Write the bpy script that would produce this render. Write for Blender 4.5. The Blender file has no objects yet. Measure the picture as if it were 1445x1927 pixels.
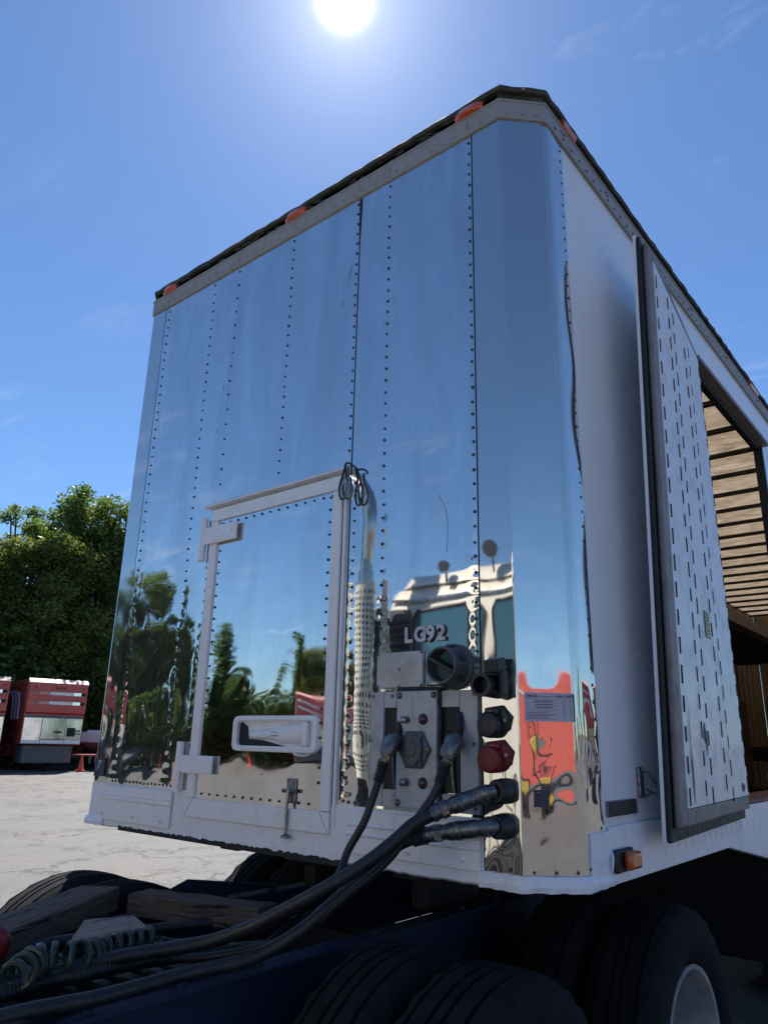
import bpy, bmesh, math, random
import numpy as np
from mathutils import Vector, Matrix, Quaternion
R = math.radians; PI = math.pi
random.seed(7); rng = np.random.default_rng(7)
scene = bpy.context.scene
col = scene.collection

# ------------------------------------------------------------------ camera
cam_d = bpy.data.cameras.new('camera'); cam = bpy.data.objects.new('camera', cam_d); col.objects.link(cam)
yaw, pitch, roll = 0.6907, 0.3016, 0.0218
f_ = Vector((-math.sin(yaw) * math.cos(pitch), math.cos(yaw) * math.cos(pitch), math.sin(pitch)))
r_ = Vector((math.cos(yaw), math.sin(yaw), 0)); u_ = r_.cross(f_)
r2 = math.cos(roll) * r_ + math.sin(roll) * u_; u2 = -math.sin(roll) * r_ + math.cos(roll) * u_
M = Matrix((r2, u2, -f_)).transposed().to_4x4(); M.translation = Vector((3.6258, -2.0627, 1.6045))
cam.matrix_world = M
cam_d.sensor_fit = 'VERTICAL'; cam_d.sensor_height = 36; cam_d.sensor_width = 36 * 767 / 1024
cam_d.lens = 36 * 1382.1 / 1927; cam_d.clip_start = 0.05; cam_d.clip_end = 6000
scene.camera = cam

# ------------------------------------------------------------------ sky and sun
SUN = Vector((-0.4333, 0.4360, 0.7888)).normalized()
world = bpy.data.worlds.new('World'); scene.world = world; world.use_nodes = True
wt = world.node_tree; wn = wt.nodes; wl = wt.links; wn.clear()
def N(t, **k):
    n = wn.new(t)
    for a, b in k.items(): setattr(n, a, b)
    return n
def wm(op, a, b=None, clamp=False):
    n = N('ShaderNodeMath', operation=op); n.use_clamp = clamp
    for i, v in enumerate((a, b)):
        if v is None: continue
        if hasattr(v, 'is_output'): wl.new(v, n.inputs[i])
        else: n.inputs[i].default_value = v
    return n.outputs[0]
sky = N('ShaderNodeTexSky', sky_type='NISHITA', sun_disc=False)
sky.sun_elevation = math.asin(SUN.z); sky.sun_rotation = math.atan2(SUN.x, SUN.y)
sky.altitude = 200; sky.air_density = 1.0; sky.dust_density = 0.08; sky.ozone_density = 3.0
tc = N('ShaderNodeTexCoord')
dotn = N('ShaderNodeVectorMath', operation='DOT_PRODUCT'); wl.new(tc.outputs['Generated'], dotn.inputs[0]); dotn.inputs[1].default_value = SUN
ang = wm('ARCCOSINE', wm('MINIMUM', dotn.outputs['Value'], 1.0))
core = wm('MULTIPLY', wm('EXPONENT', wm('MULTIPLY', wm('POWER', wm('DIVIDE', ang, R(.98)), 2.0), -1.0)), 90.0)
halo = wm('MULTIPLY', wm('EXPONENT', wm('DIVIDE', ang, -R(3.6))), 6.0)
wide = wm('MULTIPLY', wm('EXPONENT', wm('DIVIDE', ang, -R(14))), .8)
glow = wm('ADD', wm('ADD', core, halo), wide)
# thin wisps of cirrus
sep = N('ShaderNodeSeparateXYZ'); wl.new(tc.outputs['Generated'], sep.inputs[0])
den = wm('ADD', sep.outputs[2], 0.12)
comb = N('ShaderNodeCombineXYZ'); wl.new(wm('DIVIDE', sep.outputs[0], den), comb.inputs[0]); wl.new(wm('DIVIDE', sep.outputs[1], den), comb.inputs[1])
mp = N('ShaderNodeMapping'); wl.new(comb.outputs[0], mp.inputs[0]); mp.inputs['Location'].default_value = (-6.5, 9.3, 0); mp.inputs['Rotation'].default_value = (0, 0, R(-35)); mp.inputs['Scale'].default_value = (1.0, 2.4, 1)
n1 = N('ShaderNodeTexNoise'); wl.new(mp.outputs[0], n1.inputs['Vector']); n1.inputs['Scale'].default_value = 3.2; n1.inputs['Detail'].default_value = 9; n1.inputs['Roughness'].default_value = .62; n1.inputs['Distortion'].default_value = .7
mq = N('ShaderNodeMapping'); mq.inputs['Location'].default_value = (2, 7, 0); wl.new(comb.outputs[0], mq.inputs[0]); n2 = N('ShaderNodeTexNoise'); wl.new(mq.outputs[0], n2.inputs['Vector']); n2.inputs['Scale'].default_value = 1.3; n2.inputs['Detail'].default_value = 3
cl = wm('MULTIPLY', wm('MULTIPLY', wm('SUBTRACT', n1.outputs[0], 0.53), 3.4, True), wm('MULTIPLY', wm('SUBTRACT', n2.outputs[0], 0.46), 6.0, True))
mixc = N('ShaderNodeMix', data_type='RGBA'); wl.new(wm('MULTIPLY', cl, .38), mixc.inputs[0])
tint = N('ShaderNodeMix', data_type='RGBA', blend_type='MULTIPLY'); tint.inputs[0].default_value = 1
wl.new(sky.outputs[0], tint.inputs[6]); tint.inputs[7].default_value = (.70, .90, 1.10, 1)
wl.new(tint.outputs[2], mixc.inputs[6]); mixc.inputs[7].default_value = (7.5, 7.9, 8.4, 1)
gl = N('ShaderNodeMix', data_type='RGBA', blend_type='ADD'); gl.inputs[0].default_value = 1
gc = N('ShaderNodeVectorMath', operation='SCALE'); gc.inputs[0].default_value = (1.0, .97, 1.0); wl.new(glow, gc.inputs['Scale'])
wl.new(mixc.outputs[2], gl.inputs[6]); wl.new(gc.outputs[0], gl.inputs[7])
bg = N('ShaderNodeBackground'); bg.inputs[1].default_value = 0.077; wl.new(gl.outputs[2], bg.inputs[0])
wo = N('ShaderNodeOutputWorld'); wl.new(bg.outputs[0], wo.inputs[0])
sl = bpy.data.lights.new('sun', 'SUN'); sl.energy = 5.0; sl.angle = R(0.53); sl.color = (1.0, .95, .88)
so = bpy.data.objects.new('sun', sl); col.objects.link(so); so.location = SUN * 60
so.rotation_euler = SUN.to_track_quat('Z', 'Y').to_euler()
vs = scene.view_settings; vs.view_transform = 'Standard'; vs.look = 'None'; vs.gamma = 1; vs.exposure = 0.72; vs.use_curve_mapping = False
scene.cycles.max_bounces = 10; scene.cycles.glossy_bounces = 7; scene.cycles.diffuse_bounces = 4; scene.cycles.sample_clamp_indirect = 6

# ------------------------------------------------------------------ materials
class Mt:
    def __init__(s, name):
        s.m = bpy.data.materials.new(name); s.m.use_nodes = True; s.t = s.m.node_tree; s.n = s.t.nodes; s.l = s.t.links
        s.b = s.n['Principled BSDF']; s.o = s.n['Material Output']; s.tc = None
    def co(s):
        if not s.tc: s.tc = s.n.new('ShaderNodeTexCoord')
        return s.tc.outputs['Object']
    def put(s, sock, v):
        i = s.b.inputs[sock] if isinstance(sock, str) else sock
        if hasattr(v, 'is_output'): s.l.new(v, i)
        else: i.default_value = v if not isinstance(v, tuple) or len(v) == 4 or i.type == 'VECTOR' else (*v, 1)
    def node(s, t, **k):
        n = s.n.new(t)
        for a, b in k.items(): setattr(n, a, b)
        return n
    def math(s, op, a, b=None, clamp=False):
        n = s.node('ShaderNodeMath', operation=op); n.use_clamp = clamp
        for i, v in enumerate((a, b)):
            if v is not None: s.put(n.inputs[i], v)
        return n.outputs[0]
    def noise(s, scale, detail=4, rough=.55, dist=0, stretch=None, out=0):
        n = s.node('ShaderNodeTexNoise'); n.inputs['Scale'].default_value = scale; n.inputs['Detail'].default_value = detail
        n.inputs['Roughness'].default_value = rough; n.inputs['Distortion'].default_value = dist
        c = s.co()
        if stretch:
            mpn = s.node('ShaderNodeMapping'); s.l.new(c, mpn.inputs[0]); mpn.inputs['Scale'].default_value = stretch; c = mpn.outputs[0]
        s.l.new(c, n.inputs['Vector']); return n.outputs[out]
    def thr(s, v, lo, hi, a=0., b=1.):
        n = s.node('ShaderNodeMapRange'); s.put(n.inputs[0], v)
        for i, q in enumerate((lo, hi, a, b)): n.inputs[i + 1].default_value = q
        return n.outputs[0]
    def mix(s, f, a, b, mode='MIX'):
        n = s.node('ShaderNodeMix', data_type='RGBA', blend_type=mode)
        s.put(n.inputs[0], f); s.put(n.inputs[6], a); s.put(n.inputs[7], b); return n.outputs[2]
    def bump(s, h, strength=.3, dist=.002):
        n = s.node('ShaderNodeBump'); n.inputs['Strength'].default_value = strength; n.inputs['Distance'].default_value = dist
        s.l.new(h, n.inputs['Height']); s.l.new(n.outputs[0], s.b.inputs['Normal'])
def simple(name, c, rough=.6, metal=0, var=.25, vs_=6, bump=0, bs=60, coat=0, c2=None, streak=None, dist=.002):
    m = Mt(name); c2 = c2 or tuple(x * (1 - var) for x in c)
    m.put('Base Color', m.mix(m.thr(m.noise(vs_, 6, .65, stretch=streak), .35, .65), c, c2))
    m.put('Roughness', m.thr(m.noise(vs_ * 2.3, 4), .3, .7, max(rough - .12, .01), min(rough + .12, 1))); m.put('Metallic', metal)
    if coat: m.put('Coat Weight', coat); m.put('Coat Roughness', .08)
    if bump: m.bump(m.noise(bs, 5, .6, stretch=streak), bump, dist)
    return m.m
def chrome(name, base, r0, r1, dirt=.5, met=1.):
    m = Mt(name); m.put('Metallic', met)
    n = m.noise(5, 8, .7, .8, stretch=(1, 1, .22)); fine = m.noise(160, 2, .5, stretch=(1, 1, .06))
    m.put('Base Color', m.mix(m.thr(n, .35, .7), base, tuple(x * (1 - .22 * dirt) for x in base)))
    sm = m.noise(1.6, 7, .7, .4)
    m.put('Roughness', m.math('ADD', m.thr(sm, .45, .8, r0, r1), m.thr(fine, .4, .7, 0, .02)))
    m.bump(fine, .012 * dirt, .001)
    return m
K = {}
K['mirror'] = chrome('mirror_steel', (.86, .85, .83), .010, .045, 1.0, .97).m
K['mirror_door'] = chrome('mirror_door_steel', (.86, .85, .83), .015, .07, .8).m
K['mirror_corner'] = chrome('polished_corner_steel', (.68, .665, .64), .025, .08, .0, .95).m
K['mirror_dull'] = chrome('mirror_steel_dull', (.50, .50, .50), .05, .2, 1).m
K['rivet'] = simple('rivet_metal', (.12, .125, .13), .4, .85, .4, 30)
K['alu'] = simple('brushed_aluminium', (.52, .51, .52), .42, .5, .3, 9, .1, 120)
def dirty_paint(name, c, dirt, amt, rough=.35, coat=.3, bump=.15):
    m = Mt(name)
    n = m.noise(9, 8, .7, .6); st = m.noise(26, 5, .65, .3, stretch=(1, 1, .22))
    a = m.math('MULTIPLY', m.thr(n, .52, .8), amt, True); b = m.math('MULTIPLY', m.thr(st, .58, .8), amt, True)
    chips = m.thr(m.noise(70, 4, .6, .8), .735, .75)
    c1 = m.mix(m.math('ADD', a, b, True), c, dirt)
    m.put('Base Color', m.mix(m.math('MULTIPLY', chips, .8 * amt, True), c1, tuple(x * .4 for x in dirt)))
    m.put('Roughness', m.thr(n, .3, .7, rough - .08, rough + .2)); m.put('Coat Weight', coat); m.put('Coat Roughness', .15)
    m.bump(m.noise(24, 6, .6), bump, .003); return m.m
K['white'] = dirty_paint('white_paint', (.86, .85, .87), (.50, .48, .48), .4)
K['white_side'] = simple('white_side_paint', (.88, .865, .875), .3, 0, .06, 1.2, 0, 10, coat=.35)
K['white_thick'] = dirty_paint('thick_white_paint', (.86, .85, .88), (.42, .41, .43), .5, .4, .2, .8)
K['panel_white'] = dirty_paint('scuffed_panel_white', (.80, .79, .81), (.40, .37, .37), .8, .4, .15, .1)
K['grey_frame'] = dirty_paint('weathered_nose_plate', (.46, .45, .46), (.17, .155, .155), .85, .45, 0, .3)
K['grime'] = simple('dark_scuff', (.10, .095, .10), .7, 0, .5, 60)
K['rail'] = dirty_paint('top_rail_grey', (.33, .31, .30), (.20, .185, .17), .6, .5, 0, .1)
K['seal'] = simple('black_rubber_seal', (.018, .018, .02), .6, 0, .4, 20, .5, 60)
K['black'] = simple('black_plastic', (.016, .018, .022), .42, 0, .4, 20, .2, 80)
K['mastic'] = simple('black_mastic', (.02, .02, .022), .75, 0, .4, 30, .8, 40)
K['moss'] = simple('mossy_roof_edge', (.085, .075, .06), .85, 0, .5, 14, .8, 50, c2=(.03, .038, .02))
K['brown'] = dirty_paint('stained_door_frame', (.24, .205, .20), (.10, .085, .08), .9, .5, 0, .4)
K['orange'] = None
def lens(name, c, rough=.2):
    m = Mt(name); m.put('Base Color', c); m.put('Roughness', rough); m.put('Coat Weight', .6); m.put('Subsurface Weight', .4); m.put('Subsurface Radius', (.02, .006, .002)); m.put('Subsurface Scale', .5)
    m.bump(m.noise(180, 1, .4, stretch=(1, 1, .15)), .4, .002); return m.m
K['orange'] = lens('amber_red_lens', (.62, .09, .03)); K['amber'] = lens('amber_lens', (.55, .11, .02)); K['redlens'] = lens('dark_red_lens', (.10, .012, .012), .3)
K['redcap'] = simple('red_socket_plastic', (.20, .012, .02), .5, 0, .5, 40, .2, 90)
K['greysock'] = simple('grey_socket_cover', (.10, .105, .115), .5, .1, .3, 30, .2, 90)
K['steel'] = simple('worn_steel', (.34, .34, .36), .32, .9, .5, 40, .2, 110)
K['steel_dark'] = simple('dark_hydraulic_steel', (.22, .225, .235), .36, .85, .5, 40, .3, 110)
K['brass'] = simple('dull_brass', (.28, .21, .11), .4, .85, .4, 50)
K['hose'] = simple('hose_rubber', (.014, .016, .019), .46, 0, .5, 18, .25, 90)
K['coil'] = simple('green_coil_line', (.012, .034, .030), .4, 0, .3, 20, .1, 60)
K['redhose'] = simple('red_hose_rubber', (.16, .01, .015), .45, 0, .4, 18, .1, 60)
K['bluehose'] = simple('blue_hose', (.02, .10, .22), .4, 0, .3, 20)
K['blue'] = dirty_paint('navy_frame_paint', (.006, .020, .055), (.012, .018, .03), .8, .65, 0, .3)
K['grease'] = simple('greasy_black_steel', (.022, .023, .026), .5, .3, .5, 12, .6, 45)
K['under'] = simple('underbody_black', (.02, .022, .028), .7, .1, .5, 6, .4, 30)
K['cream'] = simple('cream_cab_paint', (.74, .69, .57), .25, 0, .08, 3, 0, 10, coat=.8)
K['darkglass'] = None
m = Mt('teal_tinted_glass'); m.put('Base Color', (.02, .075, .085)); m.put('Roughness', .03); m.put('Coat Weight', 1.); m.put('Specular IOR Level', .9); K['teal'] = m.m
m = Mt('dark_lens_glass'); m.put('Base Color', (.02, .028, .025)); m.put('Roughness', .04); m.put('Coat Weight', 1.); K['darkglass'] = m.m
K['exhaust'] = simple('satin_exhaust_steel', (.55, .54, .50), .22, 1, .25, 5)
K['tyre'] = None
m = Mt('tyre_rubber'); n = m.noise(14, 6, .6)
m.put('Base Color', m.mix(m.thr(n, .35, .7), (.007, .008, .011), (.015, .016, .018))); m.put('Roughness', .9); m.put('Specular IOR Level', .2); m.bump(m.noise(70, 5, .6), .35, .003); K['tyre'] = m.m
K['rim'] = simple('painted_wheel_rim', (.45, .44, .42), .45, .2, .4, 9, .3, 40)
K['chassis'] = simple('trailer_chassis', (.03, .032, .038), .7, .2, .4, 8, .4, 40)
def wood(name, a, b, ang):
    m = Mt(name)
    def gr(sc, d, lx, cx, dist):
        n = m.node('ShaderNodeTexNoise'); mpn = m.node('ShaderNodeMapping', vector_type='TEXTURE'); m.l.new(m.co(), mpn.inputs[0]); mpn.inputs['Rotation'].default_value = (0, 0, R(ang)); mpn.inputs['Scale'].default_value = (lx, cx, cx)
        m.l.new(mpn.outputs[0], n.inputs['Vector']); n.inputs['Scale'].default_value = sc; n.inputs['Detail'].default_value = d; n.inputs['Roughness'].default_value = .7; n.inputs['Distortion'].default_value = dist; return n.outputs[0]
    g = gr(1, 8, .22, .012, .6); k = gr(1, 5, .05, .004, .3); c = m.thr(gr(1, 3, .35, .02, .8), .60, .64)
    base = m.mix(m.thr(m.math('ADD', m.math('MULTIPLY', g, .6), m.math('MULTIPLY', k, .4)), .40, .62), a, b)
    m.put('Base Color', m.mix(c, base, tuple(x * .15 for x in b))); m.put('Roughness', .85)
    m.bump(m.math('SUBTRACT', m.math('ADD', g, m.math('MULTIPLY', k, .5)), m.math('MULTIPLY', c, .8)), .9, .006); return m.m
K['wood_dark'] = wood('weathered_dark_timber', (.15, .112, .092), (.035, .027, .024), 122)
K['wood_cross'] = wood('weathered_cross_timber', (.13, .098, .08), (.03, .023, .02), 17)
K['wood_light'] = wood('weathered_pale_timber', (.40, .34, .30), (.20, .165, .15), 100)
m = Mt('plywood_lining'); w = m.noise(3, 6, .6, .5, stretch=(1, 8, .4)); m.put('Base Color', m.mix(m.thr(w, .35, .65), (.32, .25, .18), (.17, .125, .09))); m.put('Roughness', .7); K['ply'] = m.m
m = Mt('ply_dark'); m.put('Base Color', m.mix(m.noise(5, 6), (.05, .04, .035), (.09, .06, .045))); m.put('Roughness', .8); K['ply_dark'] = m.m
# translucent fibreglass roof: lets the sun glow through
m = Mt('translucent_roof'); w = m.noise(5, 7, .7, .8, stretch=(1, 2.5, 1))
tcol = m.mix(m.thr(w, .35, .7), (.74, .67, .57), (.44, .37, .29))
tr = m.node('ShaderNodeBsdfTranslucent'); m.l.new(tcol, tr.inputs[0]); df = m.node('ShaderNodeBsdfDiffuse'); m.l.new(tcol, df.inputs[0])
mx = m.node('ShaderNodeMixShader'); mx.inputs[0].default_value = .35; m.l.new(tr.outputs[0], mx.inputs[1]); m.l.new(df.outputs[0], mx.inputs[2]); m.l.new(mx.outputs[0], m.o.inputs[0]); K['roof'] = m.m
K['sill'] = simple('worn_orange_sill', (.25, .07, .045), .6, 0, .6, 20, .4, 60)
K['sticker'] = simple('paper_sticker', (.50, .51, .58), .45, 0, .12, 9)
K['navy'] = simple('navy_sticker', (.035, .045, .085), .4, 0, .2, 20)
K['ink'] = simple('dark_ink', (.03, .02, .05), .6, 0, .1, 9); K['redink'] = simple('maroon_ink', (.22, .03, .08), .6, 0, .1, 9)
K['letter_shadow'] = simple('dark_letter_shadow', (.05, .05, .055), .4, .3, .2, 9)
K['letter'] = simple('silver_letter_face', (.62, .60, .64), .45, .2, .3, 30)
K['yellowst'] = simple('yellow_sticker', (.50, .50, .20), .5, 0, .3, 20)
K['redpaint'] = simple('red_trailer_paint', (.50, .10, .075), .3, 0, .15, 2, 0, 10, coat=.5)
K['redfront'] = simple('red_cap_paint', (.62, .05, .04), .35, 0, .18, 2, 0, 10, coat=.4)
K['pink'] = simple('sunbleached_cap', (.70, .36, .34), .4, 0, .15, 3)
K['redmach'] = simple('rusty_red_machine', (.26, .035, .025), .55, .1, .4, 5, .2, 20)
K['greybox'] = simple('grey_belly_box', (.16, .15, .15), .6, 0, .3, 4)
K['cone'] = simple('cone_orange', (.85, .10, .05), .5, 0, .15, 9); K['conewhite'] = simple('cone_band', (.7, .7, .68), .5)
K['yellowpaint'] = simple('yellow_machine_paint', (.42, .29, .05), .45, 0, .25, 5)
K['bark'] = simple('tree_bark', (.10, .08, .065), .9, 0, .5, 6, .8, 20)
def leaf(name, a, b, c, tl):
    m = Mt(name); gi = m.node('ShaderNodeNewGeometry'); rp = gi.outputs['Random Per Island']
    cr = m.node('ShaderNodeValToRGB'); m.l.new(rp, cr.inputs[0]); e = cr.color_ramp.elements
    e[0].color = (*a, 1); e[1].color = (*c, 1); q = e.new(.55); q.color = (*b, 1)
    m.l.new(cr.outputs[0], m.b.inputs['Base Color']); m.put('Roughness', .5)
    tr = m.node('ShaderNodeBsdfTranslucent'); tcn = m.mix(1., cr.outputs[0], tl, 'MULTIPLY'); m.l.new(tcn, tr.inputs[0])
    mx = m.node('ShaderNodeMixShader'); mx.inputs[0].default_value = .45
    m.l.new(m.b.outputs[0], mx.inputs[1]); m.l.new(tr.outputs[0], mx.inputs[2]); m.l.new(mx.outputs[0], m.o.inputs[0]); return m.m
K['leaf'] = leaf('green_leaves', (.07, .115, .03), (.115, .175, .04), (.19, .23, .055), (1.6, 1.7, .9))
K['leaf2'] = leaf('olive_leaves', (.075, .11, .026), (.12, .16, .035), (.18, .21, .05), (1.6, 1.5, .8))
K['leaf3'] = leaf('dark_leaves', (.045, .08, .024), (.075, .125, .03), (.12, .17, .04), (1.4, 1.6, .8))
# asphalt
m = Mt('weathered_asphalt'); big = m.noise(.12, 5, .6); sp = m.noise(95, 3, .7); sp2 = m.noise(23, 5, .7)
vo = m.node('ShaderNodeTexVoronoi', feature='DISTANCE_TO_EDGE'); vo.inputs['Scale'].default_value = .55
wv = m.node('ShaderNodeVectorMath', operation='ADD'); m.l.new(m.co(), wv.inputs[0]); sc_ = m.node('ShaderNodeVectorMath', operation='SCALE'); m.l.new(m.noise(1.1, 6, .65, out=1), sc_.inputs[0]); sc_.inputs['Scale'].default_value = 2.2; m.l.new(sc_.outputs[0], wv.inputs[1]); m.l.new(wv.outputs[0], vo.inputs['Vector'])
vo2 = m.node('ShaderNodeTexVoronoi', feature='DISTANCE_TO_EDGE'); vo2.inputs['Scale'].default_value = 2.1; m.l.new(wv.outputs[0], vo2.inputs['Vector'])
crk = m.math('MULTIPLY', m.thr(vo.outputs[0], .006, .022, 1, 0), m.thr(m.noise(.7, 3), .40, .55)); crk2 = m.math('MULTIPLY', m.thr(vo2.outputs[0], .008, .04, .7, 0), m.thr(m.noise(.9, 3), .5, .62))
ck = m.math('MAXIMUM', crk, crk2, True)
b0 = m.mix(m.thr(big, .3, .7), (.096, .092, .085), (.126, .12, .11)); b1 = m.mix(m.thr(sp, .42, .62), b0, (.055, .052, .048)); b1 = m.mix(m.thr(sp, .57, .66), b1, (.40, .38, .35))
b1 = m.mix(m.math('MULTIPLY', m.thr(m.noise(.45, 6, .7), .56, .72), .55), b1, (.19, .135, .11))
m.put('Base Color', m.mix(m.math('MULTIPLY', ck, .65), b1, (.035, .03, .028))); m.put('Roughness', .72)
m.bump(m.math('SUBTRACT', m.math('ADD', m.math('MULTIPLY', sp, .5), sp2), m.math('MULTIPLY', ck, 1.2)), 1., .012); K['asphalt'] = m.m

# ------------------------------------------------------------------ helpers
OFF = {}
def link(o, parent=None):
    col.objects.link(o)
    if parent is not None:
        o.parent = parent; OFF[o.name] = OFF.get(parent.name, Vector())
    return o
def tag(o, label=None, cat=None, group=None, kind=None):
    for k, v in (('label', label), ('category', cat), ('group', group), ('kind', kind)):
        if v: o[k] = v
    return o
def thing(name, label, cat, loc=(0, 0, 0), rz=0, group=None, local=False):
    o = bpy.data.objects.new(name, None); col.objects.link(o); o.location = loc; o.rotation_euler = (0, 0, rz); o.empty_display_size = .2
    OFF[o.name] = Vector() if local else Vector(loc)
    return tag(o, label, cat, group)
class MB:
    def __init__(s): s.v = []; s.f = []
    def add(s, vs_, fs):
        b = len(s.v); s.v.extend([tuple(map(float, p)) for p in vs_]); s.f.extend([tuple(b + i for i in q) for q in fs]); return s
    def box(s, x0, x1, y0, y1, z0, z1, rot=None, c=None):
        P = [(x0, y0, z0), (x1, y0, z0), (x1, y1, z0), (x0, y1, z0), (x0, y0, z1), (x1, y0, z1), (x1, y1, z1), (x0, y1, z1)]
        if rot is not None:
            c = Vector(c) if c is not None else Vector(((x0 + x1) / 2, (y0 + y1) / 2, (z0 + z1) / 2)); P = [c + rot @ (Vector(p) - c) for p in P]
        return s.add(P, [(0, 3, 2, 1), (4, 5, 6, 7), (0, 1, 5, 4), (1, 2, 6, 5), (2, 3, 7, 6), (3, 0, 4, 7)])
    def prism(s, pts, d):      # closed polygon pts (3D, planar), extruded by vector d
        n = len(pts); d = Vector(d); P = [Vector(p) for p in pts]; Q = [p + d for p in P]
        nrm = sum(((P[i]).cross(P[(i + 1) % n]) for i in range(n)), Vector())
        F = [tuple(range(n)), tuple(range(2 * n - 1, n - 1, -1))] + [(i, i + n, (i + 1) % n + n, (i + 1) % n) for i in range(n)]
        if nrm.dot(d) > 0: F = [tuple(reversed(q)) for q in F]
        return s.add(P + Q, F)
    def rings(s, rr, closed=False, cap=True):
        n = len(rr[0]); b = len(s.v)
        for r in rr: s.v.extend([tuple(map(float, p)) for p in r])
        m_ = len(rr)
        for i in range(m_ if closed else m_ - 1):
            a = b + i * n; c = b + ((i + 1) % m_) * n
            for j in range(n): k = (j + 1) % n; s.f.append((a + j, a + k, c + k, c + j))
        if cap and not closed:
            s.f.append(tuple(b + j for j in reversed(range(n)))); s.f.append(tuple(b + (m_ - 1) * n + j for j in range(n)))
        return s
    def lathe(s, c, ax, prof, n=24):      # prof: (distance along ax, radius)
        c = Vector(c); ax = Vector(ax).normalized(); u = ax.orthogonal().normalized(); w = ax.cross(u)
        return s.rings([[c + ax * a + (u * math.cos(2 * PI * j / n) + w * math.sin(2 * PI * j / n)) * max(r, 1e-5) for j in range(n)] for a, r in prof])
    def cyl(s, a, b, r0, r1=None, n=16):
        a = Vector(a); b = Vector(b); return s.lathe(a, b - a, [(0, r0), ((b - a).length, r1 if r1 is not None else r0)], n)
    def tube(s, pts, r, n=12, rf=None):
        P = [Vector(p) for p in pts]; T = [(P[min(i + 1, len(P) - 1)] - P[max(i - 1, 0)]).normalized() for i in range(len(P))]
        u = T[0].orthogonal().normalized(); rr = []
        for i, p in enumerate(P):
            u = (u - T[i] * u.dot(T[i])).normalized(); w = T[i].cross(u); q = rf(i) if rf else r
            rr.append([p + (u * math.cos(2 * PI * j / n) + w * math.sin(2 * PI * j / n)) * q for j in range(n)])
        return s.rings(rr)
    def dome(s, c, nrm, r, h=None, n=8):
        h = h or r * .55; return s.lathe(c, nrm, [(0, r), (h * .55, r * .85), (h, r * .35)], n)
    def mesh(s, name, mt, smooth=False, off=Vector(), angle=None):
        me = bpy.data.meshes.new(name); me.from_pydata([(p[0] - off[0], p[1] - off[1], p[2] - off[2]) for p in s.v], [], s.f); me.materials.append(mt)
        if smooth:
            me.polygons.foreach_set('use_smooth', [True] * len(me.polygons)); me.set_sharp_from_angle(angle=R(angle or 40))
        me.update(); return me
    def build(s, name, mt, parent=None, smooth=True, bev=0, kind=None, label=None, angle=None):
        off = OFF.get(parent.name, Vector()) if parent is not None else Vector()
        o = bpy.data.objects.new(name, s.mesh(name, K[mt] if isinstance(mt, str) else mt, smooth, off, angle)); link(o, parent)
        if bev:
            md = o.modifiers.new('bevel', 'BEVEL'); md.width = bev; md.segments = 2; md.limit_method = 'ANGLE'; md.angle_limit = R(45)
        if kind: o['kind'] = kind
        if label: o['label'] = label
        return o
def box(name, mt, parent, b, bev=.002, **k): return MB().box(*b).build(name, mt, parent, bev=bev, **k)
def spline(P, sub=8):
    P = [Vector(p) for p in P]; out = []
    for i in range(len(P) - 1):
        p0 = P[max(i - 1, 0)]; p1 = P[i]; p2 = P[i + 1]; p3 = P[min(i + 2, len(P) - 1)]
        for k in range(sub):
            t = k / sub; out.append(.5 * ((2 * p1) + (p2 - p0) * t + (2 * p0 - 5 * p1 + 4 * p2 - p3) * t * t + (3 * p1 - p0 - 3 * p2 + p3) * t ** 3))
    out.append(P[-1]); return out
def text(name, s, mt, parent, loc, size, right, up, depth=.002, bold=.0, align='LEFT', kind=None, sx=1.):
    cu = bpy.data.curves.new(name, 'FONT'); cu.body = s; cu.size = size; cu.extrude = depth; cu.offset = bold; cu.align_x = align; cu.resolution_u = 3
    t = bpy.data.objects.new(name, cu); col.objects.link(t)
    dg = bpy.context.evaluated_depsgraph_get(); me = bpy.data.meshes.new_from_object(t.evaluated_get(dg)); bpy.data.objects.remove(t)
    r = Vector(right).normalized(); u = Vector(up).normalized(); n = r.cross(u); off = OFF.get(parent.name, Vector()) if parent is not None else Vector()
    Mx = Matrix((r * sx, u, n)).transposed().to_4x4(); Mx.translation = Vector(loc) - off
    me.transform(Mx); me.materials.clear(); me.materials.append(K[mt]); o = bpy.data.objects.new(name, me); link(o, parent)
    if kind: o['kind'] = kind
    return o
def npmesh(name, V, F, mt, parent=None, smooth=True, kind=None, tri=False):
    me = bpy.data.meshes.new(name); k = F.shape[1]; me.vertices.add(len(V)); me.vertices.foreach_set('co', V.astype(np.float32).ravel())
    me.loops.add(F.size); me.loops.foreach_set('vertex_index', F.astype(np.int32).ravel())
    me.polygons.add(len(F)); me.polygons.foreach_set('loop_start', np.arange(0, F.size, k, dtype=np.int32)); me.polygons.foreach_set('loop_total', np.full(len(F), k, dtype=np.int32))
    me.update(calc_edges=True)
    if smooth: me.polygons.foreach_set('use_smooth', np.ones(len(F), dtype=bool))
    me.materials.append(K[mt]); o = bpy.data.objects.new(name, me); link(o, parent)
    if kind: o['kind'] = kind
    return o
def copy_tree(o, parent=None):
    c = o.copy(); col.objects.link(c)
    if parent is not None: c.parent = parent
    for ch in list(o.children): copy_tree(ch, c)
    return c

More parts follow.
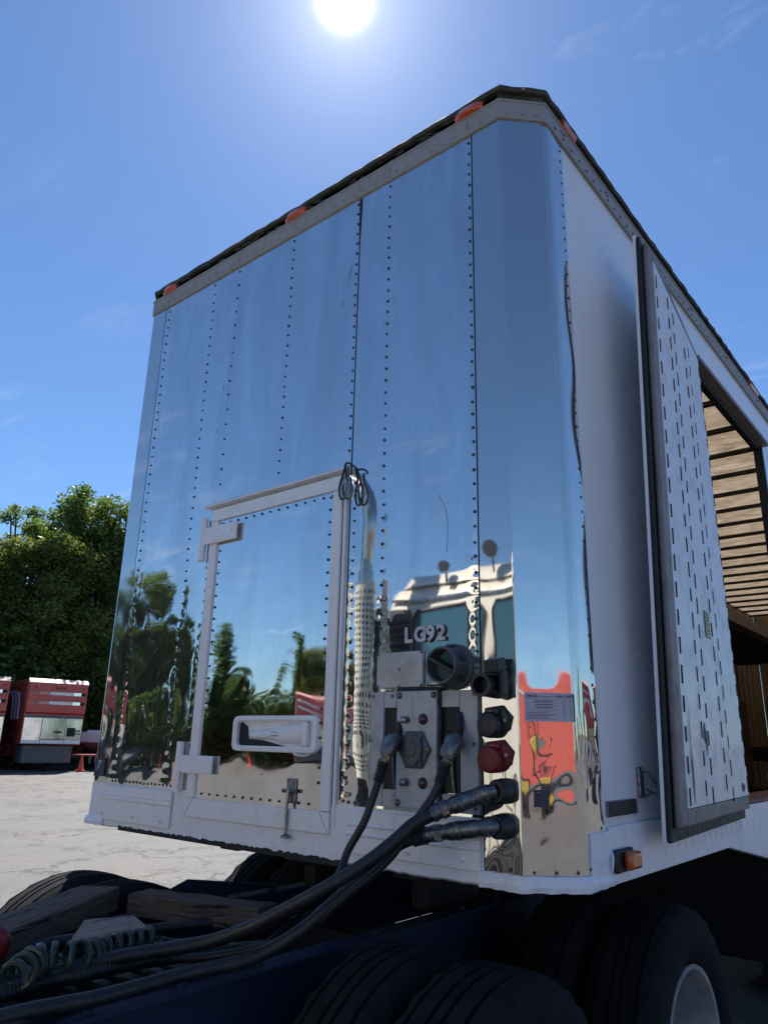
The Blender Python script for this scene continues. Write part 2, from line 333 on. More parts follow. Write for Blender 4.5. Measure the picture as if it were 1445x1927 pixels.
# ------------------------------------------------------------------ ground
def terrain():
    xs = np.unique(np.concatenate([np.linspace(-3000, -90, 8), np.linspace(-90, 90, 60), np.linspace(90, 3000, 8)]))
    X, Y = np.meshgrid(xs, xs); Z = .05 * np.sin(X * .11 + 1) * np.cos(Y * .09)
    V = np.stack([X.ravel(), Y.ravel(), Z.ravel() - .03], 1); n = len(xs)
    i = np.arange(n * n).reshape(n, n); F = np.stack([i[:-1, :-1].ravel(), i[:-1, 1:].ravel(), i[1:, 1:].ravel(), i[1:, :-1].ravel()], 1)
    o = npmesh('ground', V, F, 'asphalt'); o['kind'] = 'structure'; o['label'] = 'pale cracked asphalt yard with rusty stains'; return o
terrain()

# ================================================================== THE TRAILER
TR = thing('moving_trailer', 'long box trailer with polished mirror front and open white side door', 'trailer', (1.3, 7.0, 0))
W = 2.6; CH = .129; ZM = 1.385; ZT = 3.978; ZR = 4.138; FX, BX = (0, -1, 0), (1, 0, 0)
# --- waviness of thin sheet: sum of random ripples
rip = [(rng.normal(0, 1, 2), rng.uniform(0, 6.28), rng.uniform(.6, 1.4)) for _ in range(26)]
def ripple(a, b, L, seed=0):
    h = 0
    for i, (d, ph, s_) in enumerate(rip):
        k = 2 * PI / (L * s_); dd = d / np.hypot(*d); h = h + np.sin(k * (dd[0] * a + dd[1] * b) + ph * (1 + seed)) * s_
    return h / 13.
COLS = [.29, .703, .897, 1.313, 1.741, 1.918, 2.325]
PITCH = .0527
def hfun(X, Z, rivs, edges, seed=0, low=1.):
    low_w = np.clip((2.6 - Z) / 1.1, 0, 1) ** 1.3
    wx = ripple(X, Z, .55, seed + 3) * .05; wz = ripple(X + 5, Z, .6, seed + 4) * .05
    h = .0015 * ripple(X + wx, Z * .8 + wz, .62, seed) * (.30 + 1.0 * low_w * low)
    h += .0014 * low * low_w * ripple(X + wx * 2, Z + wz * 2, .23, seed + 1)
    leftish = np.clip((1.0 - X) / .5, 0, 1) if seed == 1 else 0
    h += .0016 * leftish * low_w * ripple(X * 1.1, Z * .8, .30, seed + 7) + .0005 * leftish * low_w * ripple(X, Z * .9, .13, seed + 9)
    h += .00030 * low_w * np.clip((1.75 - Z) / .25, 0, 1) * ripple(X, Z, .11, seed + 2)
    for (cx, cz0, cz1, pitch) in rivs:       # vertical rivet rows pull the sheet in
        dx = np.abs(X - cx); m_ = (Z > cz0) & (Z < cz1)
        u = ((Z - cz0) / pitch + .5) % 1 - .5
        d2 = (dx / .016) ** 2 + (u * pitch / .016) ** 2
        h -= m_ * (.0010 * low_w + .0001) * np.exp(-d2) + m_ * .0005 * (.3 + low_w) * np.exp(-(dx / .035) ** 2)
    return h
def sheet(name, x0, x1, z0, z1, rivs, seed, parent, mt, y=-.002, step=.0085, low=1., hole=None):
    nx = int((x1 - x0) / step) + 1; nz = int((z1 - z0) / step) + 1
    X, Z = np.meshgrid(np.linspace(x0, x1, nx), np.linspace(z0, z1, nz)); H = hfun(X, Z, rivs, None, seed, low)
    Y = y - H; off = OFF[parent.name]
    V = np.stack([X.ravel() - off[0], Y.ravel() - off[1], Z.ravel() - off[2]], 1)
    i = np.arange(nx * nz).reshape(nz, nx); F = np.stack([i[:-1, :-1].ravel(), i[:-1, 1:].ravel(), i[1:, 1:].ravel(), i[1:, :-1].ravel()], 1)
    if hole:
        cx = (X[:-1, :-1] + X[1:, 1:]) / 2; cz = (Z[:-1, :-1] + Z[1:, 1:]) / 2
        F = F[~(((cx > hole[0]) & (cx < hole[1]) & (cz > hole[2]) & (cz < hole[3])).ravel())]
    return npmesh(name, V, F, mt, parent)
rv = lambda c, z0=ZM + .03: (COLS[c], z0, ZT, PITCH)
DX0, DX1, DZ0, DZ1 = .885, 1.715, 1.285, 2.627
P1 = sheet('front_panel', .25, .893, ZM - .005, ZT, [rv(0), rv(1), (.86, 1.4, ZT, PITCH)], 1, TR, 'mirror')
P2 = sheet('front_panel', .893, 1.748, 1.36, ZT, [(COLS[2], 2.66, ZT, PITCH), (COLS[3], 2.66, ZT, PITCH), (1.735, 2.66, ZT, PITCH)], 2, TR, 'mirror', hole=(.93, 1.70, 1.2, 2.60))
P3 = sheet('front_panel', 1.748, 2.341, ZM - .02, ZT, [(1.765, 1.42, 2.6, PITCH), rv(5), rv(6)], 3, TR, 'mirror', low=.8, step=.0075)
# seams: thin gaps shown by dark backing strips behind panel joints
for xs_, z0 in ((1.748, 1.40), (2.341, 1.25)):
    box('seam_strip', 'seal', TR, (xs_ - (.0008 if xs_ < 1 else .0018), xs_ + (.0008 if xs_ < 1 else .0018), -.0042, -.001, z0, ZT), bev=0)
# a gap where the seam gapes open, under the top rail
MB().add([(1.741, -.0048, 3.965), (1.757, -.0048, 3.965), (1.752, -.0048, 3.80), (1.746, -.0048, 3.70)], [(0, 3, 2, 1)]).build('seam_gap', 'seal', TR, False)
# corner panels: folded sheet round the chamfer
def corner(side):
    pts = [(2.345, 0.0), (2.4700, 0.0), (2.4722, .0010), (2.592, .1185), (2.597, .143), (2.5995, .168), (2.6, .272)]
    L = [0]
    for a, b in zip(pts, pts[1:]): L.append(L[-1] + math.dist(a, b))
    S = np.unique(np.concatenate([np.arange(0, L[-1], .0075), L])); z0 = 1.238; Zs = np.arange(z0, ZT + .001, .0095); Zs[-1] = ZT
    px = np.interp(S, L, [p[0] for p in pts]); py = np.interp(S, L, [p[1] for p in pts])
    nxv = np.interp(S, L, [0, 0, .707, .707, 1, 1, 1]); nyv = np.interp(S, L, [-1, -1, -.707, -.707, -.2, 0, 0]); nl = np.hypot(nxv, nyv); nxv /= nl; nyv /= nl
    SS, ZZ = np.meshgrid(S, Zs); low_w = np.clip((2.3 - ZZ) / .9, 0, 1)
    H = .0030 * ripple(SS, ZZ * .6, .26, 11) * (.08 + low_w) + .0019 * low_w * ripple(SS * 1.3, ZZ, .15, 12) * np.clip((2.0 - ZZ) / .3, 0, 1)
    edge = np.clip((SS - L[4] - .03) / .1, 0, 1); H += edge * .0022 * ripple(SS * .2, ZZ * .5, .30, 13)
    fr = np.clip((.13 - SS) / .1, 0, 1) * low_w * .0012; H += fr * ripple(SS, ZZ * .5, .16, 14)
    H += np.clip((1.9 - ZZ) / .1, 0, 1) * np.exp(-((SS - L[2] - .09) / .045) ** 2) * .0003 * ripple(SS * 1.2, ZZ, .2, 15)
    H = np.clip(H, -.0045, .0015)
    u_e = (SS - L[4]) / (L[6] - L[4]); H += np.where(SS > L[3], np.clip((SS - L[3]) / (L[4] - L[3]), 0, 1) * np.clip(1 - u_e, 0, 1), 0) * (.0034 + .0016 * ripple(SS * .3, ZZ, .55, 17))
    for q in (L[2], L[3]): H *= 1 - .8 * np.exp(-((SS - q) / .02) ** 2)
    e = .0035
    X = px[None, :] + nxv[None, :] * (H + e); Y = py[None, :] + nyv[None, :] * (H + e)
    if side < 0: X = W - X
    off = OFF[TR.name]; V = np.stack([X.ravel() - off[0], Y.ravel() - off[1], ZZ.ravel() - off[2]], 1)
    nz, nx = ZZ.shape; i = np.arange(nx * nz).reshape(nz, nx); F = np.stack([i[:-1, :-1].ravel(), i[:-1, 1:].ravel(), i[1:, 1:].ravel(), i[1:, :-1].ravel()], 1)
    if side < 0: F = F[:, ::-1]
    return npmesh('corner_panel', V, F, 'mirror_corner', TR)
cR = corner(1); cL = corner(-1)
# rivets
def rivets(parent, pts, r=.0062, nrm=FX, name='rivets', mt='rivet'):
    mb = MB()
    for p in pts: mb.dome(Vector(p) + Vector(nrm) * .001, nrm, r * random.uniform(.85, 1.1), n=7)
    return mb.build(name, mt, parent, kind='stuff', angle=60)
def colr(x, z0, z1, y=-.0025, pitch=PITCH):
    n = int((z1 - z0) / pitch); return [(x + random.uniform(-.0015, .0015), y, z1 - .035 - i * pitch + random.uniform(-.003, .003)) for i in range(n)]
rowb = lambda x0, x1, z, p: [(x0 + i * p + random.uniform(-.002, .002), -.003, z + random.uniform(-.002, .002)) for i in range(int((x1 - x0) / p) + 1)]
rivets(P1, colr(.29, 1.42, ZT) + colr(.703, 1.42, ZT) + colr(.862, 1.46, 2.6) + rowb(.29, .80, 1.397, .029))
rivets(P2, colr(.905, 2.68, ZT, pitch=.079) + colr(1.313, 2.68, ZT) + colr(1.733, 2.68, ZT))
rivets(P3, colr(1.772, 1.42, 2.62) + colr(1.918, 1.80, ZT) + colr(2.327, 1.80, ZT) + rowb(1.765, 1.885, 1.397, .027))
rivets(cR, [(2.375 + i * .055, -.004, 1.252) for i in range(2)])
nch = Vector((1, -1, 0)).normalized(); chp = lambda s, z, e=.0035: tuple(Vector((2.4712 + s * .7071, s * .7071, z)) + nch * e)
rivets(cR, [chp(s, 1.250) for s in (.03, .097, .16)], nrm=nch, name='chamfer_rivets')
rivets(cR, [(2.603, .252 + random.uniform(-.001, .001), 3.93 - i * .0535) for i in range(50)] + [(2.603, .16 + .035 * i, 1.256) for i in range(3)], nrm=BX, name='side_rivets')
# solid wall behind the sheets
xo = [(.137, 0), (2.463, 0), (2.594, .131), (2.594, .270), (2.55, .270), (2.55, .16), (2.44, .05), (.16, .05), (.05, .16), (.05, .270), (.006, .270), (.006, .131)]
MB().prism([(a, b + .004, 1.20) for a, b in xo], (0, 0, 2.93)).build('front_wall_core', 'ply', TR, False)

# --- top rail with bolts, roof edge, marker lamps
def band(name, mt, z0, z1, out, thick=.02, y_end=13.9, bev=.002):
    o_ = out; c_ = .4142 * o_
    outer = [(-o_, y_end), (-o_, CH - c_), (CH - c_, -o_), (W - CH + c_, -o_), (W + o_, CH - c_), (W + o_, y_end)]
    i_ = o_ - thick; c2 = .4142 * i_
    inner = [(-i_, y_end), (-i_, CH - c2), (CH - c2, -i_), (W - CH + c2, -i_), (W + i_, CH - c2), (W + i_, y_end)]
    n = 6; V = [(*p, z0) for p in outer] + [(*p, z1) for p in outer] + [(*p, z0) for p in inner] + [(*p, z1) for p in inner]; F = []
    for i in range(n - 1):
        F += [(i, i + 1, n + i + 1, n + i), (2 * n + i + 1, 2 * n + i, 3 * n + i, 3 * n + i + 1), (n + i, n + i + 1, 3 * n + i + 1, 3 * n + i), (2 * n + i, 2 * n + i + 1, i + 1, i)]
    F += [(0, n, 3 * n, 2 * n), (n - 1, 3 * n - 1, 4 * n - 1, 2 * n - 1)]
    return MB().add(V, F).build(name, mt, TR, False, bev=bev)
rail = band('top_rail', 'rail', ZT - .002, 4.062, .012, .016)
band('rail_flange', 'rail', 4.058, 4.068, .016, .03)
band('roof_gutter', 'moss', 4.068, 4.112, -.004, .03, bev=0)
# ragged mossy lip
def lip():
    mb = MB(); path = [(0, 13.9), (0, CH), (CH, 0), (W - CH, 0), (W, CH), (W, 13.9)]; rr = []
    for (a, b) in zip(path, path[1:]):
        a = Vector((*a, 0)); b = Vector((*b, 0)); L = (b - a).length; n = max(2, int(L / .05)); d = (b - a).normalized(); nr = Vector((d.y, -d.x, 0))
        for i in range(n):
            p = a + d * (L * i / n); q = random.uniform(-.004, .004); o_ = .016 + random.uniform(-.003, .003)
            rr.append([p + nr * o_ + Vector((0, 0, 4.108 + q)), p + nr * (o_ + .004) + Vector((0, 0, 4.126)), p + nr * (o_ - .004) + Vector((0, 0, 4.137 + q)), p - nr * .05 + Vector((0, 0, 4.140)), p - nr * .05 + Vector((0, 0, 4.118)), p - nr * .01 + Vector((0, 0, 4.110 + q))])
    mb.rings(rr); mb.build('roof_lip', 'moss', TR, True, angle=25)
    mb = MB()
    for i in range(60):      # clots of old sealant on the front lip
        x = random.uniform(.2, 2.45); mb.lathe((x, -.004, 4.095 + random.uniform(-.02, .03)), (random.uniform(.5, 1), 0, random.uniform(-.2, .2)), [(-.03 * random.random() - .01, .001), (-.005, .006), (.01, .007), (.03 * random.random() + .012, .001)], 6)
    mb.build('sealant_clots', 'moss', TR, kind='stuff')
lip()
bolts = [(.16 + i * .062, -.013, 3.998) for i in range(37)] + [(x + .004, -.013, z) for x in COLS for z in (4.015, 4.038)]
rivets(rail, bolts, .0065, name='rail_bolts', mt='rail')
rivets(rail, [(2.613, .2 + i * .075, 4.00) for i in range(170)] + [(2.613, y + j * .012, 4.03) for y in (.26, .71, 1.2, 1.9, 2.6, 3.4, 4.2) for j in (0, 2)], .0065, BX, name='rail_bolts', mt='rivet')
rivets(rail, [chp(s, 4.0, .013) for s in (.03, .09, .15)], .0065, nch, name='rail_bolts', mt='rail')
def marker(x0, x1, z0=4.066, z1=4.118):
    mb = MB(); n = 10; rr = []
    for i in range(n + 1):
        t = i / n; x = x0 + (x1 - x0) * t; s = math.sin(PI * min(max(t, .04), .96)) ** .3
        rr.append([(x, .0, z0), (x, -.028 * s, z0), (x, -.038 * s, z0 + .010), (x, -.034 * s, z0 + .6 * (z1 - z0)), (x, -.010 * s, z0 + (z1 - z0) * (.55 + .45 * s)), (x, .0, z1)])
    mb.rings(rr); o = mb.build('marker_lamp', 'orange', TR, angle=50)
    MB().box(x0 - .012, x1 + .012, -.008, 0, z0 - .002, z0 + .012).build('lamp_base', 'black', o); return o
marker(.225, .345); marker(1.255, 1.395); marker(2.272, 2.405)
for y0, y1 in ((.27, .385), (3.2, 3.42)):
    MB().rings([[(2.6, y, 4.066), (2.62, y, 4.066), (2.628, y, 4.08), (2.622, y, 4.102), (2.6, y, 4.11)] for y in (y0, y0 + .01, y1 - .01, y1)]).build('marker_lamp', 'orange', TR)

# --- roof, floor, far walls, side skin
MB().box(.04, 2.56, .05, 13.85, 4.117, 4.123).build('roof_sheet', 'roof', TR, False)
for i in range(24):
    y = .55 + i * .5688
    MB().box(.05, 2.55, y - .02, y + .02, 4.075, 4.11).build('roof_bow', 'under', TR, False)
box('left_wall', 'ply', TR, (0.02, .05, .272, 13.85, 1.20, 4.11)); box('left_skin', 'white_side', TR, (0.0, .018, .272, 13.9, 1.198, ZT)); box('left_belly', 'white_side', TR, (0.0, .03, 2.9, 13.9, .46, 1.196)); box('rear_wall', 'ply', TR, (.05, 2.55, 13.86, 13.9, .75, 4.11))
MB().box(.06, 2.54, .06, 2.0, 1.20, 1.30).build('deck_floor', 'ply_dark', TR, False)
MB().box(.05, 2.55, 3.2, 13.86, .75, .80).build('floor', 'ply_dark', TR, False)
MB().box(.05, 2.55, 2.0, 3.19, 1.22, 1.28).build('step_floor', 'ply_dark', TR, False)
for i in range(30):
    box('wall_slat', 'ply', TR, (.052, .066, 3.3 + i * .34, 3.3 + i * .34 + .16, .85, 4.0), bev=0)
# decks and braces seen through the door
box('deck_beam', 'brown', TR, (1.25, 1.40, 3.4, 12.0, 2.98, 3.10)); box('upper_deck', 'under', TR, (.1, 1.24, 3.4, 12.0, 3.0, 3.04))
box('cross_beam', 'brown', TR, (.1, 2.5, 12.1, 12.22, 3.0, 3.3))
MB().box(.55, 2.2, 5.2, 5.26, 1.5, 1.62).build('cross_beam', 'chassis', TR, False); MB().box(.1, .9, 6, 6.1, 2.3, 2.42).build('cross_beam', 'brown', TR, False)
MB().box(.07, .12, 3.4, 12, 2.1, 2.2).build('logistic_rail', 'brown', TR, False)
for y in (4.2, 6.4, 9.2): MB().box(.07, .17, y, y + .12, .8, 4.05).build('inner_post', 'chassis', TR, False)
MB().box(1.2, 1.9, 4.3, 5.0, 1.28, 2.0).build('stowed_crate', 'ply_dark', TR, False, bev=.01)
# side skin pieces (x = 2.6)
S1 = box('side_panel', 'white_side', TR, (2.555, 2.5985, .272, 1.77, 1.335, ZT - .003), bev=.001)
S2 = box('side_panel', 'white_side', TR, (2.555, 2.5985, 1.774, 3.33, 3.66, ZT - .003), bev=.001)
S3 = box('side_panel', 'white_side', TR, (2.555, 2.5985, 3.334, 8.6, .82, ZT - .003), bev=.001)
S4 = box('side_panel', 'white_side', TR, (2.555, 2.5985, 8.604, 13.9, .82, ZT - .003), bev=.001)
def sriv(par, ys, z0, z1, p, r=.004, x=2.5995): rivets(par, [(x, y, z0 + i * p) for y in ys for i in range(int((z1 - z0) / p))], r, BX, mt='white_side')
sriv(S1, (.71,), 1.46, 3.95, .06); sriv(S3, (3.62, 3.95, 4.5, 5.1), 1.3, 3.9, .08, .005); sriv(S2, (2.3, 2.75, 3.15), 3.68, 3.95, .05, .005)
rivets(S1, [(2.5995, .29 + i * .024, 1.372) for i in range(28)], .0045, BX, mt='white_side')
# bottom side rail and its downward step
def srail():
    P = [(.16, 1.352), (1.77, 1.352), (3.33, 1.352), (3.33, .80), (13.9, .80), (13.9, .45), (3.25, .45), (2.75, 1.0), (1.52, 1.198), (.16, 1.198)]
    MB().prism([(2.575, a, b) for a, b in P], (.040, 0, 0)).build('bottom_side_rail', 'white_thick', TR, False, bev=.004)
    mb = MB()
    for i in range(14):
        y = .75 + i * .075; z = 1.30 if y < 1.9 else 1.2; mb.lathe((2.614, y, z - (max(y - 1.6, 0) * .12)), (0, 0, -1), [(-.012, .003), (0, .008), (.03 + random.random() * .02, .006), (.065, .001)], 6)
    mb.build('weld_beads', 'white_thick', TR, kind='stuff')
srail()
box('hem_strip', 'white', TR, (2.6, 2.612, .30, .80, 1.345, 1.362), bev=.003)
# opening frame
box('door_header', 'brown', TR, (2.598, 2.655, 1.80, 3.36, 3.645, 3.672)); box('door_header_seal', 'seal', TR, (2.56, 2.60, 1.80, 3.33, 3.615, 3.644))
box('door_jamb', 'seal', TR, (2.56, 2.615, 3.30, 3.345, 1.36, 3.64), bev=.004); box('door_jamb', 'seal', TR, (2.50, 2.597, 1.772, 1.80, 1.36, 3.64))
box('door_sill', 'sill', TR, (2.45, 2.618, 1.80, 3.33, 1.353, 1.372), bev=.004)
# folded-back side door
dA0 = Vector((2.694, .545, 0)); dA1 = Vector((2.752, .630, 0)); dB = Vector((2.612, 1.775, 0))
def dP(s, n, z):
    a = dA0.lerp(dA1, (z - 1.30) / 2.37); d = dB - a; q = a + d * (s / 1.345); d.normalize(); q = q + Vector((d.y, -d.x, 0)) * n; q.z = z; return q
def dbox(name, mt, par, s0, s1, n0, n1, z0, z1, **k):
    P = [dP(s, n, z) for z in (z0, z1) for s, n in ((s0, n0), (s0, n1), (s1, n1), (s1, n0))]
    return MB().add(P, [(0, 3, 2, 1), (4, 5, 6, 7), (0, 1, 5, 4), (1, 2, 6, 5), (2, 3, 7, 6), (3, 0, 4, 7)]).build(name, mt, par, False, **k)
DR = dbox('side_door', 'white_side', TR, 0, 1.345, -.012, 0, 1.295, 3.685, bev=.002, label='white side door swung open, its slotted inner face turned outward')
dbox('door_seal', 'seal', DR,   .008, 1.34, .0005, .016, 1.302, 3.68, bev=.006)
dbox('door_edge_frame', 'brown', DR, .045, .145, .017, .040, 1.345, 3.66, bev=.010); dbox('bottom_frame', 'brown', DR, .147, 1.325, .017, .040, 1.345, 1.40, bev=.006)
dbox('top_frame', 'brown', DR, .147, 1.325, .017, .041, 3.62, 3.66, bev=.006)
for a, b in ((.147, .46), (.463, .545), (.548, .855), (.858, .945), (.948, 1.325)):
    dbox('inner_board', 'panel_white', DR, a, b, .018, .043 + random.uniform(-.0008, .0008), 1.402, 3.618, bev=.002)
mb = MB(); mf = MB()
for s, ph in ((.182, 0), (.447, .02), (.560, -.01), (.842, .03), (.961, -.02), (1.309, .01)):
    for i in range(21):
        z = 1.44 + ph + i * .1045
        if z > 3.55: continue
        for (m_, ds, dz, e) in ((mf, .0058, .036, .0436), (mb, .0052, random.uniform(.026, .033), .0452)):
            P = [dP(s + a, q, z + c) for q in (.034, e) for a, c in ((-ds, -dz), (ds, -dz), (ds, dz), (-ds, dz))]
            m_.add(P, [(3, 2, 1, 0), (4, 5, 6, 7), (0, 1, 5, 4), (1, 2, 6, 5), (2, 3, 7, 6), (3, 0, 4, 7)])
mb.build('track_slots', 'mastic', DR, False, kind='stuff')
st = dbox('warning_sticker', 'yellowst', DR, .70, .80, .0440, .0456, 2.05, 2.165, label='small pale yellow printed sticker')
for i in range(7): dbox('print_line', 'ink', st, .71, .71 + (.08 if i % 2 else .06), .0458, .0462, 2.148 - i * .014, 2.152 - i * .014)
mb = MB()
for k in range(14):
    s0 = random.uniform(.2, 1.25); z0 = 1.45 + 2.0 * random.random() ** 2.2; L = random.uniform(.01, .05); wd_ = random.uniform(.0012, .004); sk = random.uniform(-.006, .006)
    mb.add([dP(s0 + q, .0446, z0 + v) for q, v in ((-wd_, 0), (sk, -L), (wd_, 0), (sk * .3, L * .7))], [(0, 1, 2, 3)])
for s0, z0, a_, b_ in ((.50, 1.66, .018, .045), (.52, 1.63, .012, .05), (.25, 1.50, .010, .10), (.24, 1.62, .006, .12), (1.2, 1.44, .05, .02)):
    mb.add([dP(s0 + a_ * math.cos(t) * random.uniform(.6, 1.1), .0448, z0 + b_ * math.sin(t) * random.uniform(.7, 1.1)) for t in [k * PI / 5 for k in range(10)]], [tuple(range(10))])
mb.build('scuff_marks', 'grime', DR, False, kind='stuff')
for z in (1.6, 2.5, 3.4): MB().cyl(dB + Vector((.006, .012, z)), dB + Vector((.006, .012, z + .12)), .012).build('hinge_barrel', 'steel', DR)
MB().tube(spline([(2.69, .57, 1.445), (2.65, .60, 1.452), (2.615, .625, 1.462)]), .0035, 6).build('hold_back_rod', 'steel', TR)
# latch, vent patch and amber side lamp on the side wall
lt = box('latch_plate', 'steel', TR, (2.599, 2.612, .575, .615, 1.435, 1.535), bev=.003)
MB().tube(spline([(2.612, .59, 1.53), (2.64, .62, 1.50), (2.64, .63, 1.46), (2.615, .60, 1.44)]), .006, 8).build('latch_loop', 'steel', lt)
vp = box('vent_grille', 'brown', TR, (2.599, 2.606, .305, .545, 1.388, 1.436), bev=.003)
for i in range(8): box('vent_slat', 'under', vp, (2.606, 2.611, .308, .542, 1.391 + i * .0056, 1.3935 + i * .0056), bev=0)
lm = box('side_lamp_base', 'black', TR, (2.6155, 2.632, .292, .43, 1.230, 1.298), bev=.008)
box('side_lamp_lens', 'amber', lm, (2.632, 2.660, .335, .428, 1.237, 1.291), bev=.012)
MB().tube(spline([(2.617, .29, 1.29), (2.625, .275, 1.27), (2.618, .28, 1.24)]), .004, 6).build('lamp_wire', 'white', lm)

# --- white lower front rail
def frail():
    V = []; n = 90
    def sect(x, y, z0): return [(x, y, ZM - .002), (x, y - .0, z0 + .01), (x, y - .003, z0)]
    mb = MB(); xs = np.linspace(.129, 2.342, n); rr = []
    for x in xs:
        q = random.uniform(-.003, .003); w_ = ripple(np.array(x), np.array(.0), .4, 5) * .002
        rr.append([(x, .03, 1.384), (x, -.006, 1.384), (x, -.007 + w_, 1.30), (x, -.009 - w_, 1.235), (x, -.010, 1.203 + q), (x, .0, 1.196 + q), (x, .03, 1.198)])
    mb.rings(rr); return mb.build('lower_front_rail', 'white_thick', TR, angle=30)
LR = frail()
# jagged line of black mastic along the bottom edge
mb = MB(); xs = np.linspace(.40, 1.78, 120); top = [1.203 + max(0, .5 * ripple(np.array(x), np.array(0.), .07, 9)) * .02 * min(1, max(0, (x - .75) * 2)) + random.uniform(0, .008) for x in xs]
rr = [[(x, -.006, 1.190), (x, -.0135, 1.190), (x, -.0135, t), (x, -.006, t)] for x, t in zip(xs, top)]
mb.rings(rr).build('mastic_bead', 'mastic', TR, False)
# ribbed kick panels
def kick(x0, x1, z0, z1, ribs):
    prof = [(-.011, z0), (-.020, z0 + .002)]
    for a, b in ribs: prof += [(-.020, a - .004), (-.026, a), (-.026, b), (-.020, b + .004)]
    prof += [(-.020, z1 - .002), (-.011, z1)]
    mb = MB().prism([(x0, a, b) for a, b in prof], (x1 - x0, 0, 0)); o = mb.build('kick_panel', 'white', TR, False, bev=.001)
    for px in (x0 + .025, (x0 + x1) / 2, x1 - .06): MB().dome((px, -.020, z0 + .032), FX, .013, .008, 10).build('panel_bolt', 'white', o)
    return o
kick(.236, .786, 1.226, 1.378, [(1.318, 1.324), (1.336, 1.340)])
kick(1.80, 2.336, 1.236, 1.376, [(1.296, 1.301), (1.326, 1.330)])
# bottom lip round the corner
def blip(side):
    pts = [(2.33, -.013), (2.471, -.014), (2.485, -.010), (2.606, .112), (2.612, .128), (2.612, .30)]; rr = []
    P = []
    for a, b in zip(pts, pts[1:]):
        k = max(2, int(math.dist(a, b) / .02)); P += [(a[0] + (b[0] - a[0]) * i / k, a[1] + (b[1] - a[1]) * i / k) for i in range(k)]
    P.append(pts[-1])
    for i, p in enumerate(P):
        a = Vector(P[max(i - 1, 0)]); b = Vector(P[min(i + 1, len(P) - 1)]); d = (b - a).normalized(); nr = Vector((d.y, -d.x)); q = random.uniform(-.002, .002)
        pr = [(-.03, 1.238), (-.002, 1.240 + q), (.004, 1.232), (.010 + q, 1.214), (.006, 1.198 + q), (-.03, 1.196)]
        rr.append([((p[0] + nr.x * e) if side > 0 else W - (p[0] + nr.x * e), p[1] + nr.y * e, z) for e, z in pr])
    MB().rings(rr if side > 0 else rr[::-1]).build('corner_lip', 'white_thick', TR, angle=30)
blip(1); blip(-1)
s7 = box('unit_sticker', 'navy', TR, (.128, .215, -.0085, -.0055, 1.412, 1.492), bev=0); text('sticker_symbol', '7', 'sticker', s7, (.150, -.009, 1.447), .055, (1, 0, .0), (.25, 0, 1), .0004, .0015)
text('sticker_symbol', '7 1', 'ink', s7, (.155, -.009, 1.418), .022, (1, 0, 0), (0, 0, 1), .0004)

# --- front access door
FD = thing_door = MB().prism([(DX0, -.020, DZ0), (DX1, -.020, DZ0), (DX1, -.020, DZ0 + .072), (DX0, -.020, DZ0 + .072)], (0, .014, 0)).build('access_door', 'white', TR, False, bev=.003, label='polished access door in a white painted frame')
def fbar(x0, x1, z0, z1, name='frame_bar', y0=-.020): return box(name, 'white', FD, (x0, x1, y0, -.0065, z0, z1), bev=.003)
fbar(DX0, .938, DZ0 + .074, DZ1 - .061); fbar(1.668, DX1, DZ0 + .074, DZ1 - .061); fbar(DX0, DX1, DZ1 - .059, DZ1)
box('frame_bar', 'white', FD, (DX1 + .006, DX1 + .020, -.012, -.001, DZ0 + .02, DZ1), bev=.002); box('frame_bar', 'white', FD, (DX1 + .003, DX1 + .0055, -.006, -.001, DZ0 + .02, DZ1), bev=0)
for a, b in (((.888, DZ0 + .004), (.937, DZ0 + .071)), ((1.712, DZ0 + .004), (1.669, DZ0 + .071))):
    MB().tube([(a[0], -.0203, a[1]), (b[0], -.0203, b[1])], .0012, 5).build('mitre_joint', 'brown', FD)
SK = sheet('door_skin', .938, 1.668, DZ0 + .072, DZ1 - .060, [], 4, FD, 'mirror_door', y=-.010, low=.6, hole=(1.18, 1.63, 1.565, 1.68))
drv = [(1.648, -.0115, 2.545 - i * .052) for i in range(22)] + [(.958, -.0115, 2.42 - i * .052) for i in range(19) if not 1.44 < 2.42 - i * .052 < 1.53] + [(.965 + i * .0535, -.0115, 2.55) for i in range(14)] + [(.98 + i * .052, -.0115, 1.378) for i in range(13) if abs(.98 + i * .052 - 1.51) > .03]
rivets(SK, drv, .0058)
MB().prism([(.843, -.001, 2.638), (.843, -.040, 2.640), (.843, -.040, 2.646), (.843, -.001, 2.672)], (.90, 0, 0)).build('drip_rail', 'white_thick', TR, False, bev=.002)
for hz, hx in ((2.50, .845), (1.492, .828)):
    hb = MB().cyl((hx, -.026, hz - .115), (hx, -.026, hz + .09), .017, n=14).build('door_hinge', 'white', FD)
    z0, z1 = (2.457, 2.54) if hz > 2 else (1.455, 1.527)
    box('hinge_strap', 'white', hb, (hx - .02, 1.088 if hz > 2 else 1.055, -.034, -.0225, z0, z1), bev=.003)
    for dx, dz in ((.10, .06), (.095, .018), (.21, .045)): MB().dome((hx + dx, -.034, z0 + dz), FX, .009, .005, 10).build('hinge_bolt', 'white', hb)
